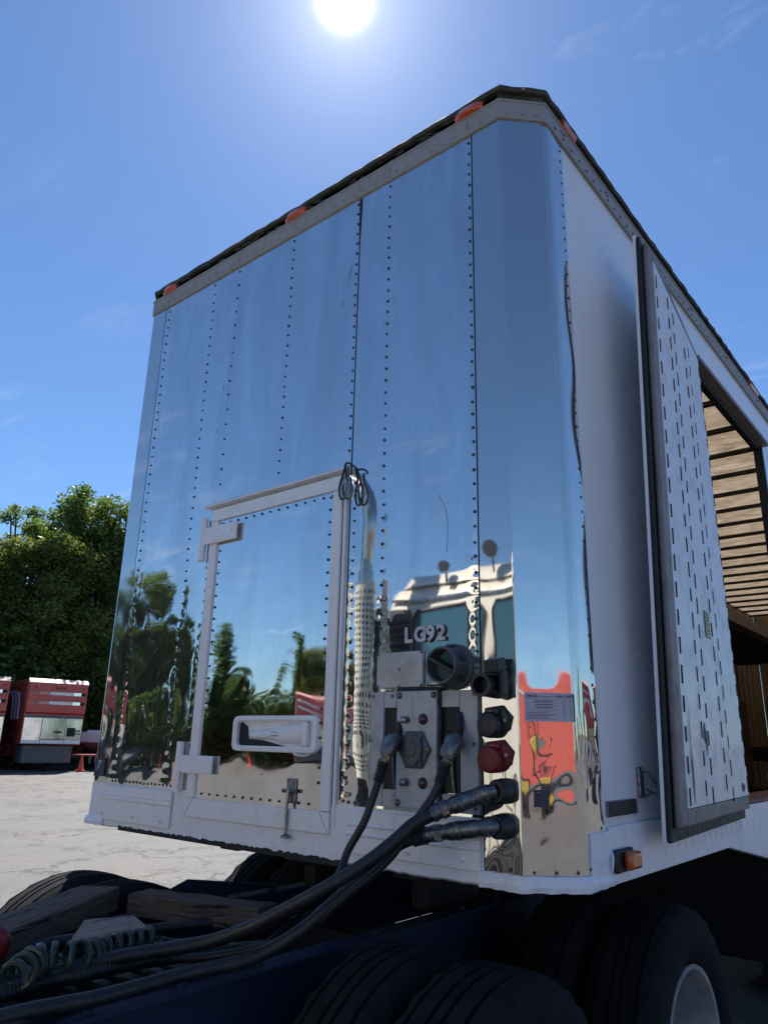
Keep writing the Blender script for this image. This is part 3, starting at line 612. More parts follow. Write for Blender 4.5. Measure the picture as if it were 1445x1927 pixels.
# recessed handle
def rrect(x0, x1, z0, z1, r, n=5):
    P = []
    for cx, cz, a0 in ((x1 - r, z1 - r, 0), (x0 + r, z1 - r, 90), (x0 + r, z0 + r, 180), (x1 - r, z0 + r, 270)):
        for i in range(n + 1): a = R(a0 + 90 * i / n); P.append((cx + r * math.cos(a), cz + r * math.sin(a)))
    return P
A_ = rrect(1.158, 1.640, 1.552, 1.690, .028); B_ = rrect(1.186, 1.614, 1.574, 1.668, .018); n = len(A_)
rr = [[(x, -.010, z) for x, z in A_], [(x, -.022, z) for x, z in rrect(1.161, 1.637, 1.555, 1.687, .026)], [(x, -.024, z) for x, z in rrect(1.180, 1.620, 1.569, 1.674, .020)], [(x, -.020, z) for x, z in B_], [(x, -.0018, z) for x, z in B_]]
HP = MB().rings(rr, cap=False).build('handle_pocket', 'white_thick', FD, angle=30)
MB().box(1.184, 1.617, -.0015, -.0008, 1.570, 1.672).build('pocket_back', 'white_thick', HP, False)
MB().prism([(1.186, -.0016, 1.574), (1.46, -.0016, 1.574), (1.33, -.0016, 1.596), (1.245, -.0016, 1.60), (1.232, -.0016, 1.648), (1.20, -.0016, 1.664), (1.187, -.0016, 1.655)], (0, -.004, 0)).build('broken_backing', 'under', HP, False)
MB().rings([[(x, -.004 - e * h * math.cos(a) if True else 0, zc + h * math.sin(a)) for a in [2 * PI * k / 12 for k in range(12)]] for x, h, zc, e in ((1.25, .010, 1.617, .8), (1.26, .016, 1.617, .8), (1.36, .018, 1.618, .8), (1.40, .024, 1.618, .8), (1.43, .036, 1.620, .6), (1.55, .040, 1.622, .55), (1.56, .036, 1.622, .5))]).build('paddle_handle', 'white_thick', HP, angle=35)
box('handle_yoke', 'white_thick', HP, (1.558, 1.588, -.024, -.002, 1.578, 1.664), bev=.006)
box('handle_key_slot', 'seal', HP, (1.392, 1.432, -.0275, -.022, 1.612, 1.628), bev=.004); box('handle_key', 'white_thick', HP, (1.396, 1.436, -.031, -.0272, 1.614, 1.626), bev=.003)
# hasp latch low on the door
LT = box('door_latch', 'steel', FD, (1.49, 1.54, -.016, -.0115, 1.375, 1.462), bev=.002)
MB().cyl((1.480, -.024, 1.418), (1.548, -.024, 1.418), .007, n=10).build('latch_pin', 'steel_dark', LT)
MB().tube([(1.512, -.026, 1.425), (1.512, -.030, 1.36), (1.512, -.030, 1.27)], .006, 8).build('latch_rod', 'steel', LT)
MB().lathe((1.512, -.030, 1.272), (0, 0, -1), [(0, .006), (.008, .018), (.012, .019), (.016, .012)], 12).build('latch_knob', 'steel', LT)
for dx in (.008, .042): MB().dome((1.49 + dx, -.016, 1.452), FX, .004, .003, 8).build('latch_screw', 'steel_dark', LT)

# --- nose box with sockets
NB = thing_nb = None
fr_ = [(1.895, 1.394), (2.334, 1.394), (2.334, 1.766), (1.895, 1.766)]
NB = box('nose_plate', 'grey_frame', TR, (1.895, 1.952, -.016, -.0035, 1.394, 1.766), label='weathered grey connector plate')
for b in ((1.954, 2.02, 1.713, 1.766), (1.954, 2.018, 1.394, 1.449), (2.195, 2.266, 1.713, 1.766), (2.192, 2.266, 1.394, 1.447), (2.268, 2.334, 1.394, 1.766)):
    box('plate_section', 'grey_frame', NB, (b[0], b[1], -.0155, -.0035, b[2], b[3]), bev=.0015)
box('slot_back', 'seal', NB, (1.953, 2.267, -.0045, -.0038, 1.449, 1.713), bev=0)
CP = box('centre_plate', 'grey_frame', NB, (2.024, 2.188, -.034, -.005, 1.398, 1.766), bev=.003)
mb = MB()
for x0, x1, z in ((2.02, 2.20, 1.772),):
    xs = np.linspace(x0, x1, 14); mb.rings([[(x, -.004, z - .006), (x, -.030 - random.uniform(0, .004), z - .006), (x, -.028, z + random.uniform(.002, .008)), (x, -.004, z + .006)] for x in xs])
for xx in (2.021, 2.193):
    zs = np.linspace(1.40, 1.77, 26); mb.rings([[(xx - .004 - random.uniform(0, .004), -.006, z), (xx - .003, -.022 - random.uniform(0, .006), z), (xx + .004 + random.uniform(0, .003), -.022, z), (xx + .004, -.006, z)] for z in zs])
mb.build('sealant_bead', 'mastic', NB, True, angle=25)
for x, z in ((1.905, 1.752), (1.90, 1.605), (2.322, 1.752), (2.322, 1.60), (2.322, 1.412), (1.99, 1.752)): MB().lathe((x, -.0155, z), FX, [(0, .007), (.003, .007), (.004, .004)], 6).build('plate_bolt', 'steel_dark', NB)
for x, z in ((2.036, 1.752), (2.178, 1.752), (2.034, 1.412), (2.18, 1.412)): MB().lathe((x, -.034, z), FX, [(0, .011), (.004, .010), (.008, .006), (.010, .001)], 12).build('plate_bolt', 'steel_dark', CP)
for x, z in ((2.068, 1.672), (2.068, 1.476)): MB().lathe((x, -.034, z), FX, [(0, .013), (.004, .013), (.005, .008), (.016, .008), (.018, .012), (.026, .012), (.030, .006)], 16).build('fuse_knob', 'steel', CP)
for x, z in ((2.136, 1.674), (2.136, 1.476)):
    o = MB().lathe((x, -.034, z), FX, [(0, .018), (.004, .018), (.005, .013)], 18).build('lamp_bezel', 'seal', CP); MB().dome((x, -.039, z), FX, .0125, .008, 14).build('pilot_lamp', 'redlens', o)
hx0, hx1, hz0, hz1 = 2.040, 2.170, 1.520, 1.636
hexa = lambda s, cx=2.104, cz=1.578: [(cx + a * .066 * s, cz + b * .058 * s) for a, b in ((-1, 0), (-.5, 1), (.5, 1), (1, 0), (.5, -1), (-.5, -1))]
hexr = lambda y, s: [(x, y, z) for x, z in hexa(s)]
SO = MB().rings([hexr(-.034, 1), hexr(-.042, 1), hexr(-.046, .94)]).build('light_socket', 'greysock', CP, bev=.003, angle=30)
MB().prism([(2.104 + .040 * math.cos(t) * (1 if math.cos(t) > 0 else .85), -.046, 1.582 + .045 * math.sin(t) - (.01 if math.sin(t) < -.9 else 0)) for t in [k * PI / 8 for k in range(16)]], (0, -.008, 0)).build('socket_lid', 'greysock', SO, bev=.003)
MB().prism([(2.100 + .022 * math.cos(t), -.054, 1.580 + .026 * math.sin(t)) for t in [k * PI / 8 for k in range(16)]], (0, -.004, 0)).build('lid_boss', 'greysock', SO, bev=.002)
box('lid_hinge', 'greysock', SO, (2.132, 2.140, -.056, -.046, 1.535, 1.625), bev=.002)
for x in (2.044, 2.160): MB().lathe((x, -.044, 1.578), FX, [(0, .008), (.005, .008), (.007, .004)], 6).build('socket_screw', 'brass', SO)
# cover plate, inspection port, lettering
CV = box('cover_plate', 'alu', TR, (1.917, 2.118, -.016, -.005, 1.780, 1.902), bev=.002)
for x, z in ((1.922, 1.896), (2.113, 1.896), (1.922, 1.786), (2.113, 1.786), (2.018, 1.784), (2.018, 1.842)): MB().dome((x, -.016, z), FX, .0055, .004, 8).build('plate_bolt', 'steel_dark', CV)
IP = MB().lathe((2.240, -.004, 1.842), FX, [(0, .075), (.010, .075), (.014, .068), (.020, .066), (.074, .060), (.080, .0585), (.0801, .052), (.020, .050)], 40).build('round_document_port', 'greysock', TR, label='round dark port with a glass front', angle=30)
MB().lathe((2.240, -.052, 1.842), FX, [(0, .0535), (.003, .0535)], 32).build('port_glass', 'darkglass', IP)
rt = Matrix.Rotation(R(28), 3, 'Y'); MB().box(2.186, 2.294, -.090, -.080, 1.837, 1.849, rot=rt).build('port_bar', 'black', IP, False, bev=.002)
for a in (20, 75, 140, 200, 260, 320): MB().box(2.240 + .063 * math.cos(R(a)) - .009, 2.240 + .063 * math.cos(R(a)) + .009, -.062, -.030, 1.842 + .063 * math.sin(R(a)) - .005, 1.842 + .063 * math.sin(R(a)) + .005, rot=Matrix.Rotation(-R(a + 90), 3, 'Y')).build('port_clip', 'black', IP, False, bev=.001)
x = 2.036
for ch, wd in (('L', .042), ('G', .052), ('9', .044), ('2', .044)):
    o = text('number_letter', ch, 'letter_shadow', TR, (x, -.0075, 1.934), .072, (1, 0, 0), (0, 0, 1), .0035, .0032)  # larger dark copy behind the face paints the letter's shadow
    text('letter_face', ch, 'letter', o, (x, -.0125, 1.934), .072, (1, 0, 0), (0, 0, 1), .0012, .0026); x += wd
# 3 sockets on the corner
def corner_socket(z, mt, lidmt, opened=False):
    cx = 2.396; hx = lambda y, s: [(cx + a * .056 * s, y, z + b * .049 * s) for a, b in ((-1, .0), (-.55, .85), (.45, 1), (1, .3), (.8, -.5), (0, -1), (-.7, -.8))]
    o = MB().rings([hx(-.005, 1), hx(-.014, 1), hx(-.018, .92)]).build('corner_socket', mt, TR, bev=.002, angle=30)
    if opened:
        MB().lathe((cx - .005, -.016, z - .012), FX, [(0, .036), (.060, .033), (.064, .036), (.072, .036), (.0725, .026), (.03, .024)], 24).build('socket_barrel', mt, o, angle=30)
        MB().box(cx + .0, cx + .05, -.075, -.018, z + .028, z + .070, rot=Matrix.Rotation(R(14), 3, 'X')).build('socket_lid', mt, o, False, bev=.006)
        MB().box(cx + .036, cx + .052, -.05, -.016, z - .045, z + .035).build('lid_spring', mt, o, False, bev=.004)
    else:
        MB().lathe((cx - .010, -.018, z - .010), FX, [(0, .040), (.022, .039), (.028, .036), (.031, .028)], 26).build('socket_lid', lidmt, o, angle=30)
        MB().box(cx - .028, cx + .022, -.030, -.016, z + .022, z + .040).build('lid_hinge', mt, o, False, bev=.003)
        for dx, dz in ((.040, .004), (-.046, .0)): MB().lathe((cx + dx, -.018, z + dz), FX, [(0, .007), (.006, .006)], 6).build('socket_screw', 'steel_dark', o)
        box('lid_mark', 'letter', o, (cx - .012, cx - .002, -.0305, -.030, z + .029, z + .031), bev=0)
    return o
corner_socket(1.786, 'black', 'black', True); corner_socket(1.668, 'black', 'black'); corner_socket(1.566, 'redcap', 'redcap')
# inspection sticker on the chamfer
def chbox(name, mt, par, s0, s1, z0, z1, e0=.004, e1=.006):
    P = [chp(s, z, e) for z in (z0, z1) for s, e in ((s0, e0), (s0, e1), (s1, e1), (s1, e0))]
    return MB().add(P, [(0, 1, 2, 3), (7, 6, 5, 4), (0, 4, 5, 1), (1, 5, 6, 2), (2, 6, 7, 3), (3, 7, 4, 0)]).build(name, mt, par, False)
IS = chbox('inspection_sticker', 'sticker', TR, .019, .172, 1.670, 1.756)
cr_ = (.7071, .7071, 0); up = (0, 0, 1)
def ct(s_, s, z, size, mt='ink', bold=0., kind=None): return text('sticker_print', s_, mt, IS, chp(s, z, .0064), size, cr_, up, .0001, bold)
ct('FMCSA', .024, 1.7415, .0115, 'redink', .0004); ct('ANNUAL VEHICLE INSPECTION LABEL', .060, 1.743, .0038, 'redink'); ct('No. LG092', .124, 1.7425, .0105, 'ink', .0002)
ct('RELIABLE CARRIERS INC.', .048, 1.7285, .0056, 'ink', .0001); ct('41555 KOPPERNICK RD.', .050, 1.7185, .0056, 'ink', .0001); ct('CANTON, MI 48187', .054, 1.7095, .0056, 'ink', .0001)
for i, z in enumerate((1.7365, 1.7255, 1.7155, 1.7065, 1.7005, 1.695, 1.6905, 1.6865, 1.682, 1.6775)): chbox('ruled_line', 'redink', IS, .024, .128 if i < 4 else .118 - .012 * (i % 3), z, z + .0006 + (.0008 if i > 4 else 0), .0061, .0063)
mb = MB()
for i in range(7):
    for s in (.140, .160):
        z = 1.7345 - i * .0085 - (.003 if s > .15 else 0)
        for a, b, c, d in ((0, .005, 0, .0006), (0, .005, .0044, .005), (0, .0006, 0, .005), (.0044, .005, 0, .005)):
            P = [chp(s + q, z + w_, .0064) for q, w_ in ((a, c), (b, c), (b, d), (a, d))]; mb.add(P, [(0, 1, 2, 3)])
mb.build('tick_boxes', 'redink', IS, False, kind='stuff')
chbox('sticker_edge', 'seal', IS, .1725, .1765, 1.672, 1.752, .004, .0055)
NS = chbox('small_sticker', 'navy', TR, .037, .083, 1.426, 1.474); NS['label'] = 'small dark navy sticker'; text('sticker_print', 'Tarmac', 'sticker', NS, chp(.044, 1.466, .0064), .005, cr_, up, .0001)
chbox('yellow_fleck', 'yellowst', TR, .05, .058, 1.60, 1.632)  # small yellow strip on the chamfer
mb = MB()
for s, z, l, a in ((.034, 1.652, .010, 40), (.098, 1.62, .03, 88), (.076, 1.643, .008, 80), (.093, 1.600, .008, 20), (.085, 1.568, .012, 10), (.055, 1.525, .02, 30), (.040, 1.515, .015, 20), (.165, 1.572, .010, 80), (.135, 1.64, .006, 10), (.068, 1.62, .01, 50)):
    P = [chp(s + math.cos(R(a)) * t * l - math.sin(R(a)) * q, z + math.sin(R(a)) * t * l + math.cos(R(a)) * q, .0042) for t, q in ((-.5, 0), (0, -.0016), (.5, 0), (0, .0018))]; mb.add(P, [(0, 1, 2, 3)])
mb.build('scuff_marks', 'ink', TR, False, kind='stuff')
mb = MB()
for x, z, l, a in ((.86, 3.28, .05, 78), (.865, 3.15, .02, 60), (1.33, 3.36, .02, 30), (1.70, 3.6, .14, 76), (1.66, 3.45, .03, 70), (.84, 3.05, .03, 80), (1.2, 2.3, .01, 10), (1.34, 1.47, .016, 25)):
    P = [(x + math.cos(R(a)) * t * l - math.sin(R(a)) * q, -.0045 - (.008 if z < 2.6 else 0), z + math.sin(R(a)) * t * l + math.cos(R(a)) * q) for t, q in ((-.5, 0), (0, -.0014), (.5, 0), (0, .0014))]; mb.add(P, [(0, 1, 2, 3)])
mb.build('scratch_marks', 'ink', TR, False, kind='stuff')
MB().tube(spline([(2.17, -.004, 2.46), (2.205, -.004, 2.40), (2.215, -.004, 2.33), (2.21, -.004, 2.24)]), .0008, 4).build('scratch_mark', 'sticker', TR)

# --- trailer underside, landing gear, wheels
box('coupler_plate', 'grease', TR, (.55, 2.05, .25, 1.9, 1.175, 1.195)); MB().box(.9, 2.1, .45, .60, 1.14, 1.18).build('front_bolster', 'under', TR, False)
for x in (.75, 1.75): box('chassis_beam', 'under', TR, (x, x + .12, .3, 3.0, 1.12, 1.172))
for i in range(5): box('floor_joist', 'under', TR, (.05, 2.45, .5 + i * .55, .56 + i * .55, 1.14, 1.18))
MB().prism([(0.03, 2.45, 1.19), (.03, 3.1, .42), (.03, 3.3, .42), (.03, 2.65, 1.19)], (2.54, 0, 0)).build('step_bulkhead', 'under', TR, False)
box('underfloor', 'under', TR, (.05, 2.55, 3.2, 13.8, .40, .745))
for x in (.55, 2.05): box('landing_leg', 'under', TR, (x - .06, x + .06, 4.2, 4.34, .04, .66)); box('landing_foot', 'under', TR, (x - .14, x + .14, 4.12, 4.42, 0, .035))
def wheel(parent, x, y, side, front=False, z=.5, dual=True):
    """wheel at axle end; side +1 faces +x. rim = part, tyre = sub-part(s)"""
    r0 = .5; rimr = .286; ax = Vector((side, 0, 0)); n = 64
    dish = [(-.12, .02), (-.12, .28), (-.11, rimr), (.118, rimr), (.125, rimr + .008), (.130, rimr + .006), (.128, rimr - .010), (.105, rimr - .02), (.04, .255), (.02, .22), (.01, .15), (.02, .10), (.09, .09), (.10, .06), (.10, .001)] if front else \
           [(-.12, .02), (-.12, .28), (.118, rimr), (.125, rimr + .008), (.130, rimr + .006), (.128, rimr - .010), (.105, rimr - .022), (.0, .262), (-.07, .245), (-.085, .20), (-.09, .14), (-.07, .10), (.02, .09), (.05, .07), (.05, .001)]
    rim = MB().lathe((x, y, z), ax, dish, 48).build('wheel', 'rim', parent, angle=35)
    mb = MB()
    for k in range(10):
        a = 2 * PI * k / 10; mb.lathe((x + side * (.02 if front else -.09), y + .14 * math.cos(a), z + .14 * math.sin(a)), ax, [(0, .014), (.03, .014), (.032, .008)], 6)
    mb.build('wheel_nuts', 'steel_dark', rim, kind='stuff')
    prof = [(-.10, rimr + .002), (-.130, rimr + .03), (-.142, .38), (-.138, .44), (-.125, .478), (-.112, .492)]
    tread = [(-.085, .497), (-.083, .484), (-.074, .484), (-.072, .498), (-.026, .5), (-.024, .486), (-.014, .486), (-.012, .5), (.012, .5), (.014, .486), (.024, .486), (.026, .5), (.072, .498), (.074, .484), (.083, .484), (.085, .497)]
    prof = prof + tread + [(-a, r) for a, r in reversed(prof)]
    for i, c in enumerate(([x] if not dual else [x, x - side * .31])):
        rr = []; cc = Vector((c, y, z))
        for (a, r) in prof:
            ring = []
            for j in range(n):
                t = 2 * PI * j / n; q = r
                if abs(a) > .1 and r > .46 and j % 2: q = r - .012
                ring.append(cc + Vector((a * side, q * math.cos(t), q * math.sin(t))))
            rr.append(ring)
        if side < 0: rr = rr
        m_ = MB().rings(rr, closed=True); m_.build('tyre', 'tyre', rim, angle=38)
    return rim
for y in (10.6, 11.8):
    for s, x in ((1, 2.42), (-1, .18)): wheel(TR, x, y, s)

# ================================================================== THE TRACTOR
TK = thing('semi_tractor', 'cream day cab tractor on a navy frame, coupled under the polished trailer', 'truck', (1.3, -2.0, 0))
for x, s in ((1.68, 1), (.92, -1)):
    w = .085 * s; MB().prism([(x, -6.6, .68), (x, -6.6, .94), (x + w, -6.6, .94), (x + w, -6.6, .930), (x + .01 * s, -6.6, .930), (x + .01 * s, -6.6, .69), (x + w, -6.6, .69), (x + w, -6.6, .68)] if s > 0 else [(x, -6.6, .68), (x + w, -6.6, .68), (x + w, -6.6, .69), (x + .01 * s, -6.6, .69), (x + .01 * s, -6.6, .930), (x + w, -6.6, .930), (x + w, -6.6, .94), (x, -6.6, .94)], (0, 8.9, 0)).build('frame_rail', 'blue', TK, False, bev=.002)
for s, x in ((1, 1.725), (-1, .875)):
    for y in np.arange(-2.0, 2.2, .28): MB().lathe((x, y, .94), (0, 0, 1), [(0, .016), (.010, .016), (.013, .009)], 6).build('frame_bolt', 'blue', TK)
for y in (-2.1, -1.3, -.35, .35, 1.6, 2.2): box('cross_member', 'grease', TK, (.93, 1.67, y - .05, y + .05, .72, .90))
DKP = box('deck_plate', 'grease', TK, (.90, 1.66, -2.0, -.32, .935, .945), bev=0)
for i in range(20):
    for xx in (.94 + (i % 2) * .03,):
        box('deck_tread_bar', 'grease', DKP, (.92, 1.64, -1.95 + i * .083, -1.925 + i * .083, .945, .953), bev=.002)
# fifth wheel
FW = MB().prism([(1.3 + .45 * math.cos(t), .85 + .55 * math.sin(t), 1.11) for t in [k * PI / 12 for k in range(24)]], (0, 0, .055)).build('fifth_wheel', 'grease', TK, bev=.01)
for x in (.95, 1.58): box('fifth_wheel_bracket', 'grease', FW, (x, x + .07, .65, 1.05, .945, 1.11))
# blue bracket and rear quarter pieces by the left rail
MB().prism([(.86, -.22, .95), (.86, .05, 1.035), (.86, .60, .95)], (.010, 0, 0)).build('frame_gusset', 'blue', TK, False)
box('fender_bracket', 'blue', TK, (.45, .92, -1.05, -.99, .93, .96)); box('frame_ledge', 'blue', TK, (.42, .83, -1.2, -.55, .925, .935))
for x in (.84, 1.76):
    for y in (-.05, 1.22): MB().cyl((x - .05, y - .3, .62), (x - .05, y + .3, .62), .03).build('spring_pack', 'grease', TK)
for y in (-.05, 1.22): MB().cyl((.3, y, .5), (2.3, y, .5), .07).build('drive_axle', 'grease', TK)
for y in (-.05, 1.22):
    wheel(TK, 2.375, y, 1); wheel(TK, .225, y, -1)
for s, x in ((1, 2.34), (-1, .26)): wheel(TK, x, -5.75, s, front=True, dual=False)
MB().cyl((.3, -5.75, .5), (2.3, -5.75, .5), .05).build('front_axle', 'grease', TK)
# cab
CY = -2.28
def cabprof(x, ins=0):
    return [(x, CY + ins * 0, .98), (x, CY, 2.60), (x, CY - .05, 2.70), (x, CY - .18, 2.745), (x, CY - 1.3, 2.72), (x, CY - 1.50, 2.62), (x, CY - 1.85, 1.78), (x, CY - 1.9, .98)]
xsn = [(.05, .06), (.09, .02), (.16, 0), (2.44, 0), (2.51, .02), (2.55, .06)]
rr = []
for x, ins in xsn:
    c = Vector((x, CY - .95, 1.8)); rr.append([Vector((x, c.y + (p[1] - c.y) * (1 - ins), c.z + (p[2] - c.z) * (1 - ins * 1.2))) for p in cabprof(x)])
CB = MB().rings(rr).build('cab_shell', 'cream', TK, bev=.02, angle=50)
def glass(name, P, d, par=TK, mt='teal'): return MB().prism(P, d).build(name, mt, par, False, bev=.004)
for x0, x1 in ((.34, .90), (1.00, 1.58), (1.68, 2.25)):
    P = [(x0 + .06, CY, 2.0), (x1 - .06, CY, 2.0), (x1, CY, 2.08), (x1, CY, 2.48), (x1 - .06, CY, 2.55), (x0 + .06, CY, 2.55), (x0, CY, 2.48), (x0, CY, 2.08)]
    g = glass('rear_window', P, (0, .012, 0), CB); rr = [[(1.0 * p[0], p[1] + .0, p[2]) for p in P]]
    mb = MB()
    for i in range(8): mb.cyl(Vector(P[i]) + Vector((0, .012, 0)), Vector(P[(i + 1) % 8]) + Vector((0, .012, 0)), .014, n=8)
    mb.build('window_seal', 'seal', g)
for s, x in ((1, 2.548), (-1, .052)):
    P = [(x, CY - .35, 1.72), (x, CY - .35, 2.40), (x, CY - .45, 2.48), (x, CY - 1.25, 2.46), (x, CY - 1.55, 1.80), (x, CY - 1.5, 1.72)]
    glass('door_window', P, (.012 * s, 0, 0), CB); box('cab_door_handle', 'steel', CB, (x - .0 if s > 0 else x - .03, x + .03 if s > 0 else x, CY - .50, CY - .36, 1.50, 1.53))
    MB().tube([(x, CY - .28, 1.05), (x + .006 * s, CY - .28, 2.50), (x + .006 * s, CY - 1.3, 2.52)], .006, 6).build('cab_door_seam', 'seal', CB)
    MB().tube(spline([(x, CY - 1.5, 2.5), (x + .2 * s, CY - 1.6, 2.45), (x + .24 * s, CY - 1.6, 1.8), (x, CY - 1.55, 1.6)]), .012, 8).build('mirror_arm', 'steel', CB)
    box('wing_mirror', 'cream', CB, (min(x + .14 * s, x + .30 * s), max(x + .14 * s, x + .30 * s), CY - 1.66, CY - 1.58, 1.85, 2.35), bev=.02)
glass('windshield', [(.22, CY - 1.87, 1.80), (1.27, CY - 1.90, 1.80), (1.27, CY - 1.56, 2.60), (.30, CY - 1.53, 2.60)], (0, -.012, .005), CB); glass('windshield', [(1.33, CY - 1.90, 1.80), (2.38, CY - 1.87, 1.80), (2.30, CY - 1.53, 2.60), (1.33, CY - 1.56, 2.60)], (0, -.012, .005), CB)
# raised roof cap and visor, steel trim, rear-wall panel darkened for stack shadow and black air intake
MB().rings([[(x, CY - .04 - a, 2.72), (x, CY - .10 - a, 2.80 + b), (x, CY - .5, 2.87 + b), (x, CY - 1.3, 2.80), (x, CY - 1.45, 2.70)] for x, a, b in ((.18, .05, -.03), (.3, 0, 0), (1.0, 0, .02), (1.7, 0, .02), (2.3, 0, 0), (2.42, .05, -.03))]).build('roof_cap', 'cream', TK, angle=50)
box('rear_trim_and_stack_shade', 'steel', TK, (.12, 2.48, CY, CY + .014, 2.61, 2.63)); box('rear_trim_and_stack_shade', 'greysock', TK, (.08, .31, CY, CY + .016, 1.25, 2.56), bev=.006)
for i in range(5): box('vent_louvre', 'under', TK, (.10, .29, CY + .0165, CY + .03, 2.2 + i * .06, 2.23 + i * .06))
for x, z, r in ((.60, 2.84, .05), (1.03, 2.90, .065), (1.75, 2.9, .06)):
    wl_ = MB().lathe((x, CY + .02, z), (.62, .8, .1), [(-.06, r * .5), (-.03, r * .95), (0, r), (.012, r * .92), (.013, .001)], 20).build('work_lamp', 'greysock', TK); MB().cyl((x, CY - .02, z - r), (x, CY - .02, z - r - .08), .01, n=8).build('lamp_stem', 'under', wl_)
# hood, fenders, bumper, grille, lights
MB().rings([[(1.3 - w, y, .95), (1.3 - w, y, z - .25), (1.3 - w * .8, y, z - .04), (1.3 - w * .4, y, z), (1.3 + w * .4, y, z), (1.3 + w * .8, y, z - .04), (1.3 + w, y, z - .25), (1.3 + w, y, .95)] for y, w, z in ((CY - 1.88, .78, 1.80), (-5.0, .70, 1.74), (-5.9, .60, 1.66), (-6.45, .55, 1.56), (-6.55, .50, 1.40))]).build('hood', 'cream', TK, angle=40)
for s in (1, -1):
    cx = 1.3 + s * .93; rr = []
    for k in range(13):
        a = PI * k / 12; rr.append([(cx - .27, -5.75 + .66 * math.cos(a), .55 + .60 * math.sin(a)), (cx + .27, -5.75 + .66 * math.cos(a), .55 + .60 * math.sin(a)), (cx + .27, -5.75 + .62 * math.cos(a), .55 + .56 * math.sin(a)), (cx - .27, -5.75 + .62 * math.cos(a), .55 + .56 * math.sin(a))])
    MB().rings(rr).build('fender', 'cream', TK, angle=40)
    MB().lathe((1.3 + s * .80, -6.42, 1.15), (0, -1, 0), [(0, .10), (.10, .10), (.13, .08), (.14, .001)], 20).build('headlight', 'steel', TK)
    MB().cyl((1.3 + s * .86, -4.7, .62), (1.3 + s * .86, -3.1, .62), .30, n=28).build('fuel_tank', 'exhaust', TK)
    box('cab_step', 'steel', TK, (1.3 + s * 1.0 - .14, 1.3 + s * 1.0 + .14, -4.0, -3.2, .34, .38)); box('cab_sill', 'cream', TK, (1.3 + s * 1.1 - .12, 1.3 + s * 1.1 + .12, CY - 1.85, CY - .05, .80, .98), bev=.02)
box('grille', 'steel', TK, (.92, 1.68, -6.60, -6.52, .80, 1.42), bev=.02); box('front_bumper', 'exhaust', TK, (.12, 2.48, -6.82, -6.66, .42, .76), bev=.03)
for i in range(9): box('grille_bar', 'under', TK, (.96, 1.64, -6.612, -6.602, .85 + i * .06, .87 + i * .06))
# exhaust stack: perforated guard and curved outlet
sx, sy = .09, -2.03
EG = None
def guard():
    n = 40; nz = 60; z0, z1, r = 1.34, 2.70, .135; V = []; F = []
    for i in range(nz + 1):
        for j in range(n): a = 2 * PI * j / n; V.append((sx + r * math.cos(a), sy + r * math.sin(a), z0 + (z1 - z0) * i / nz))
    for i in range(nz):
        for j in range(n):
            if i % 2 == 1 and j % 2 == 1 and 1 < i < nz - 2 and (i // 2 + j // 2) % 1 == 0: continue
            a = i * n + j; b = i * n + (j + 1) % n; F.append((a, b, b + n, a + n))
    return MB().add(V, F).build('exhaust_guard', 'cream', TK, angle=60)
guard(); MB().cyl((sx, sy, 1.30), (sx, sy, 2.69), .11, n=24).build('muffler', 'grease', TK)
MB().lathe((sx, sy, 2.695), (0, 0, 1), [(0, .136), (.012, .136), (.016, .09), (.02, .086), (.10, .084), (.105, .066), (.2, .064)], 28).build('guard_cap', 'exhaust', TK)
pp = spline([(sx, sy, 2.80), (sx + .02, sy, 3.0), (sx + .035, sy, 3.18), (sx + .01, sy, 3.33), (sx - .08, sy, 3.47), (sx - .20, sy - .01, 3.60)])
MB().tube(pp, .05, 20, rf=lambda i: .052 + .032 * math.sin(min(i / 40, 1) * PI * .72)).build('exhaust_pipe', 'exhaust', TK)
box('stack_bracket', 'under', TK, (.02, .14, -2.16, -1.98, .95, 1.30)); box('stack_bracket', 'under', TK, (.05, .10, -2.28, -2.14, 2.45, 2.50))
MB().cyl((.45, -1.65, .70), (.45, -2.25, .70), .14, n=20).build('air_tank', 'under', TK)
MB().tube(spline([(.95, -2.2, 1.5), (1.1, -2.05, 1.35), (1.3, -1.9, 1.1), (1.45, -1.6, .99)]), .018, 8).build('cab_hose', 'hose', TK)

# ================================================================== HOSES
def hose(name, label, cat, pts, r, mt='hose', group=None, sub=8, start=0):
    t = thing(name, label, cat, pts[-1], group=group); MB().tube(spline(pts[start:], sub), r, 12).build('hose_body', mt, t); return t
Lp = [(2.045, -0.09, 1.579), (2.041, -0.1, 1.558), (2.033, -0.11, 1.54), (2.023, -0.12, 1.483), (2.013, -0.14, 1.42), (1.998, -0.16, 1.355), (1.963, -0.19, 1.275), (1.958, -0.23, 1.204), (1.919, -0.29, 1.144), (1.838, -0.34, 1.094), (1.733, -0.39, 1.05), (1.631, -0.45, 1.018), (1.534, -0.591, 1.0), (1.45, -.80, .985), (1.42, -1.2, .98), (1.38, -2.0, 1.1)]
Rp = [(2.287, -0.09, 1.581), (2.283, -0.1, 1.564), (2.279, -0.11, 1.546), (2.264, -0.12, 1.491), (2.244, -0.14, 1.438), (2.225, -0.16, 1.402), (2.184, -0.18, 1.34), (2.149, -0.21, 1.278), (2.093, -0.25, 1.215), (2.027, -0.29, 1.155), (1.952, -0.33, 1.081), (1.83, -0.39, 1.023), (1.703, -0.48, 0.99), (1.588, -0.581, 0.98), (1.5, -.8, .975), (1.46, -1.3, .975), (1.44, -2.1, 1.1)]
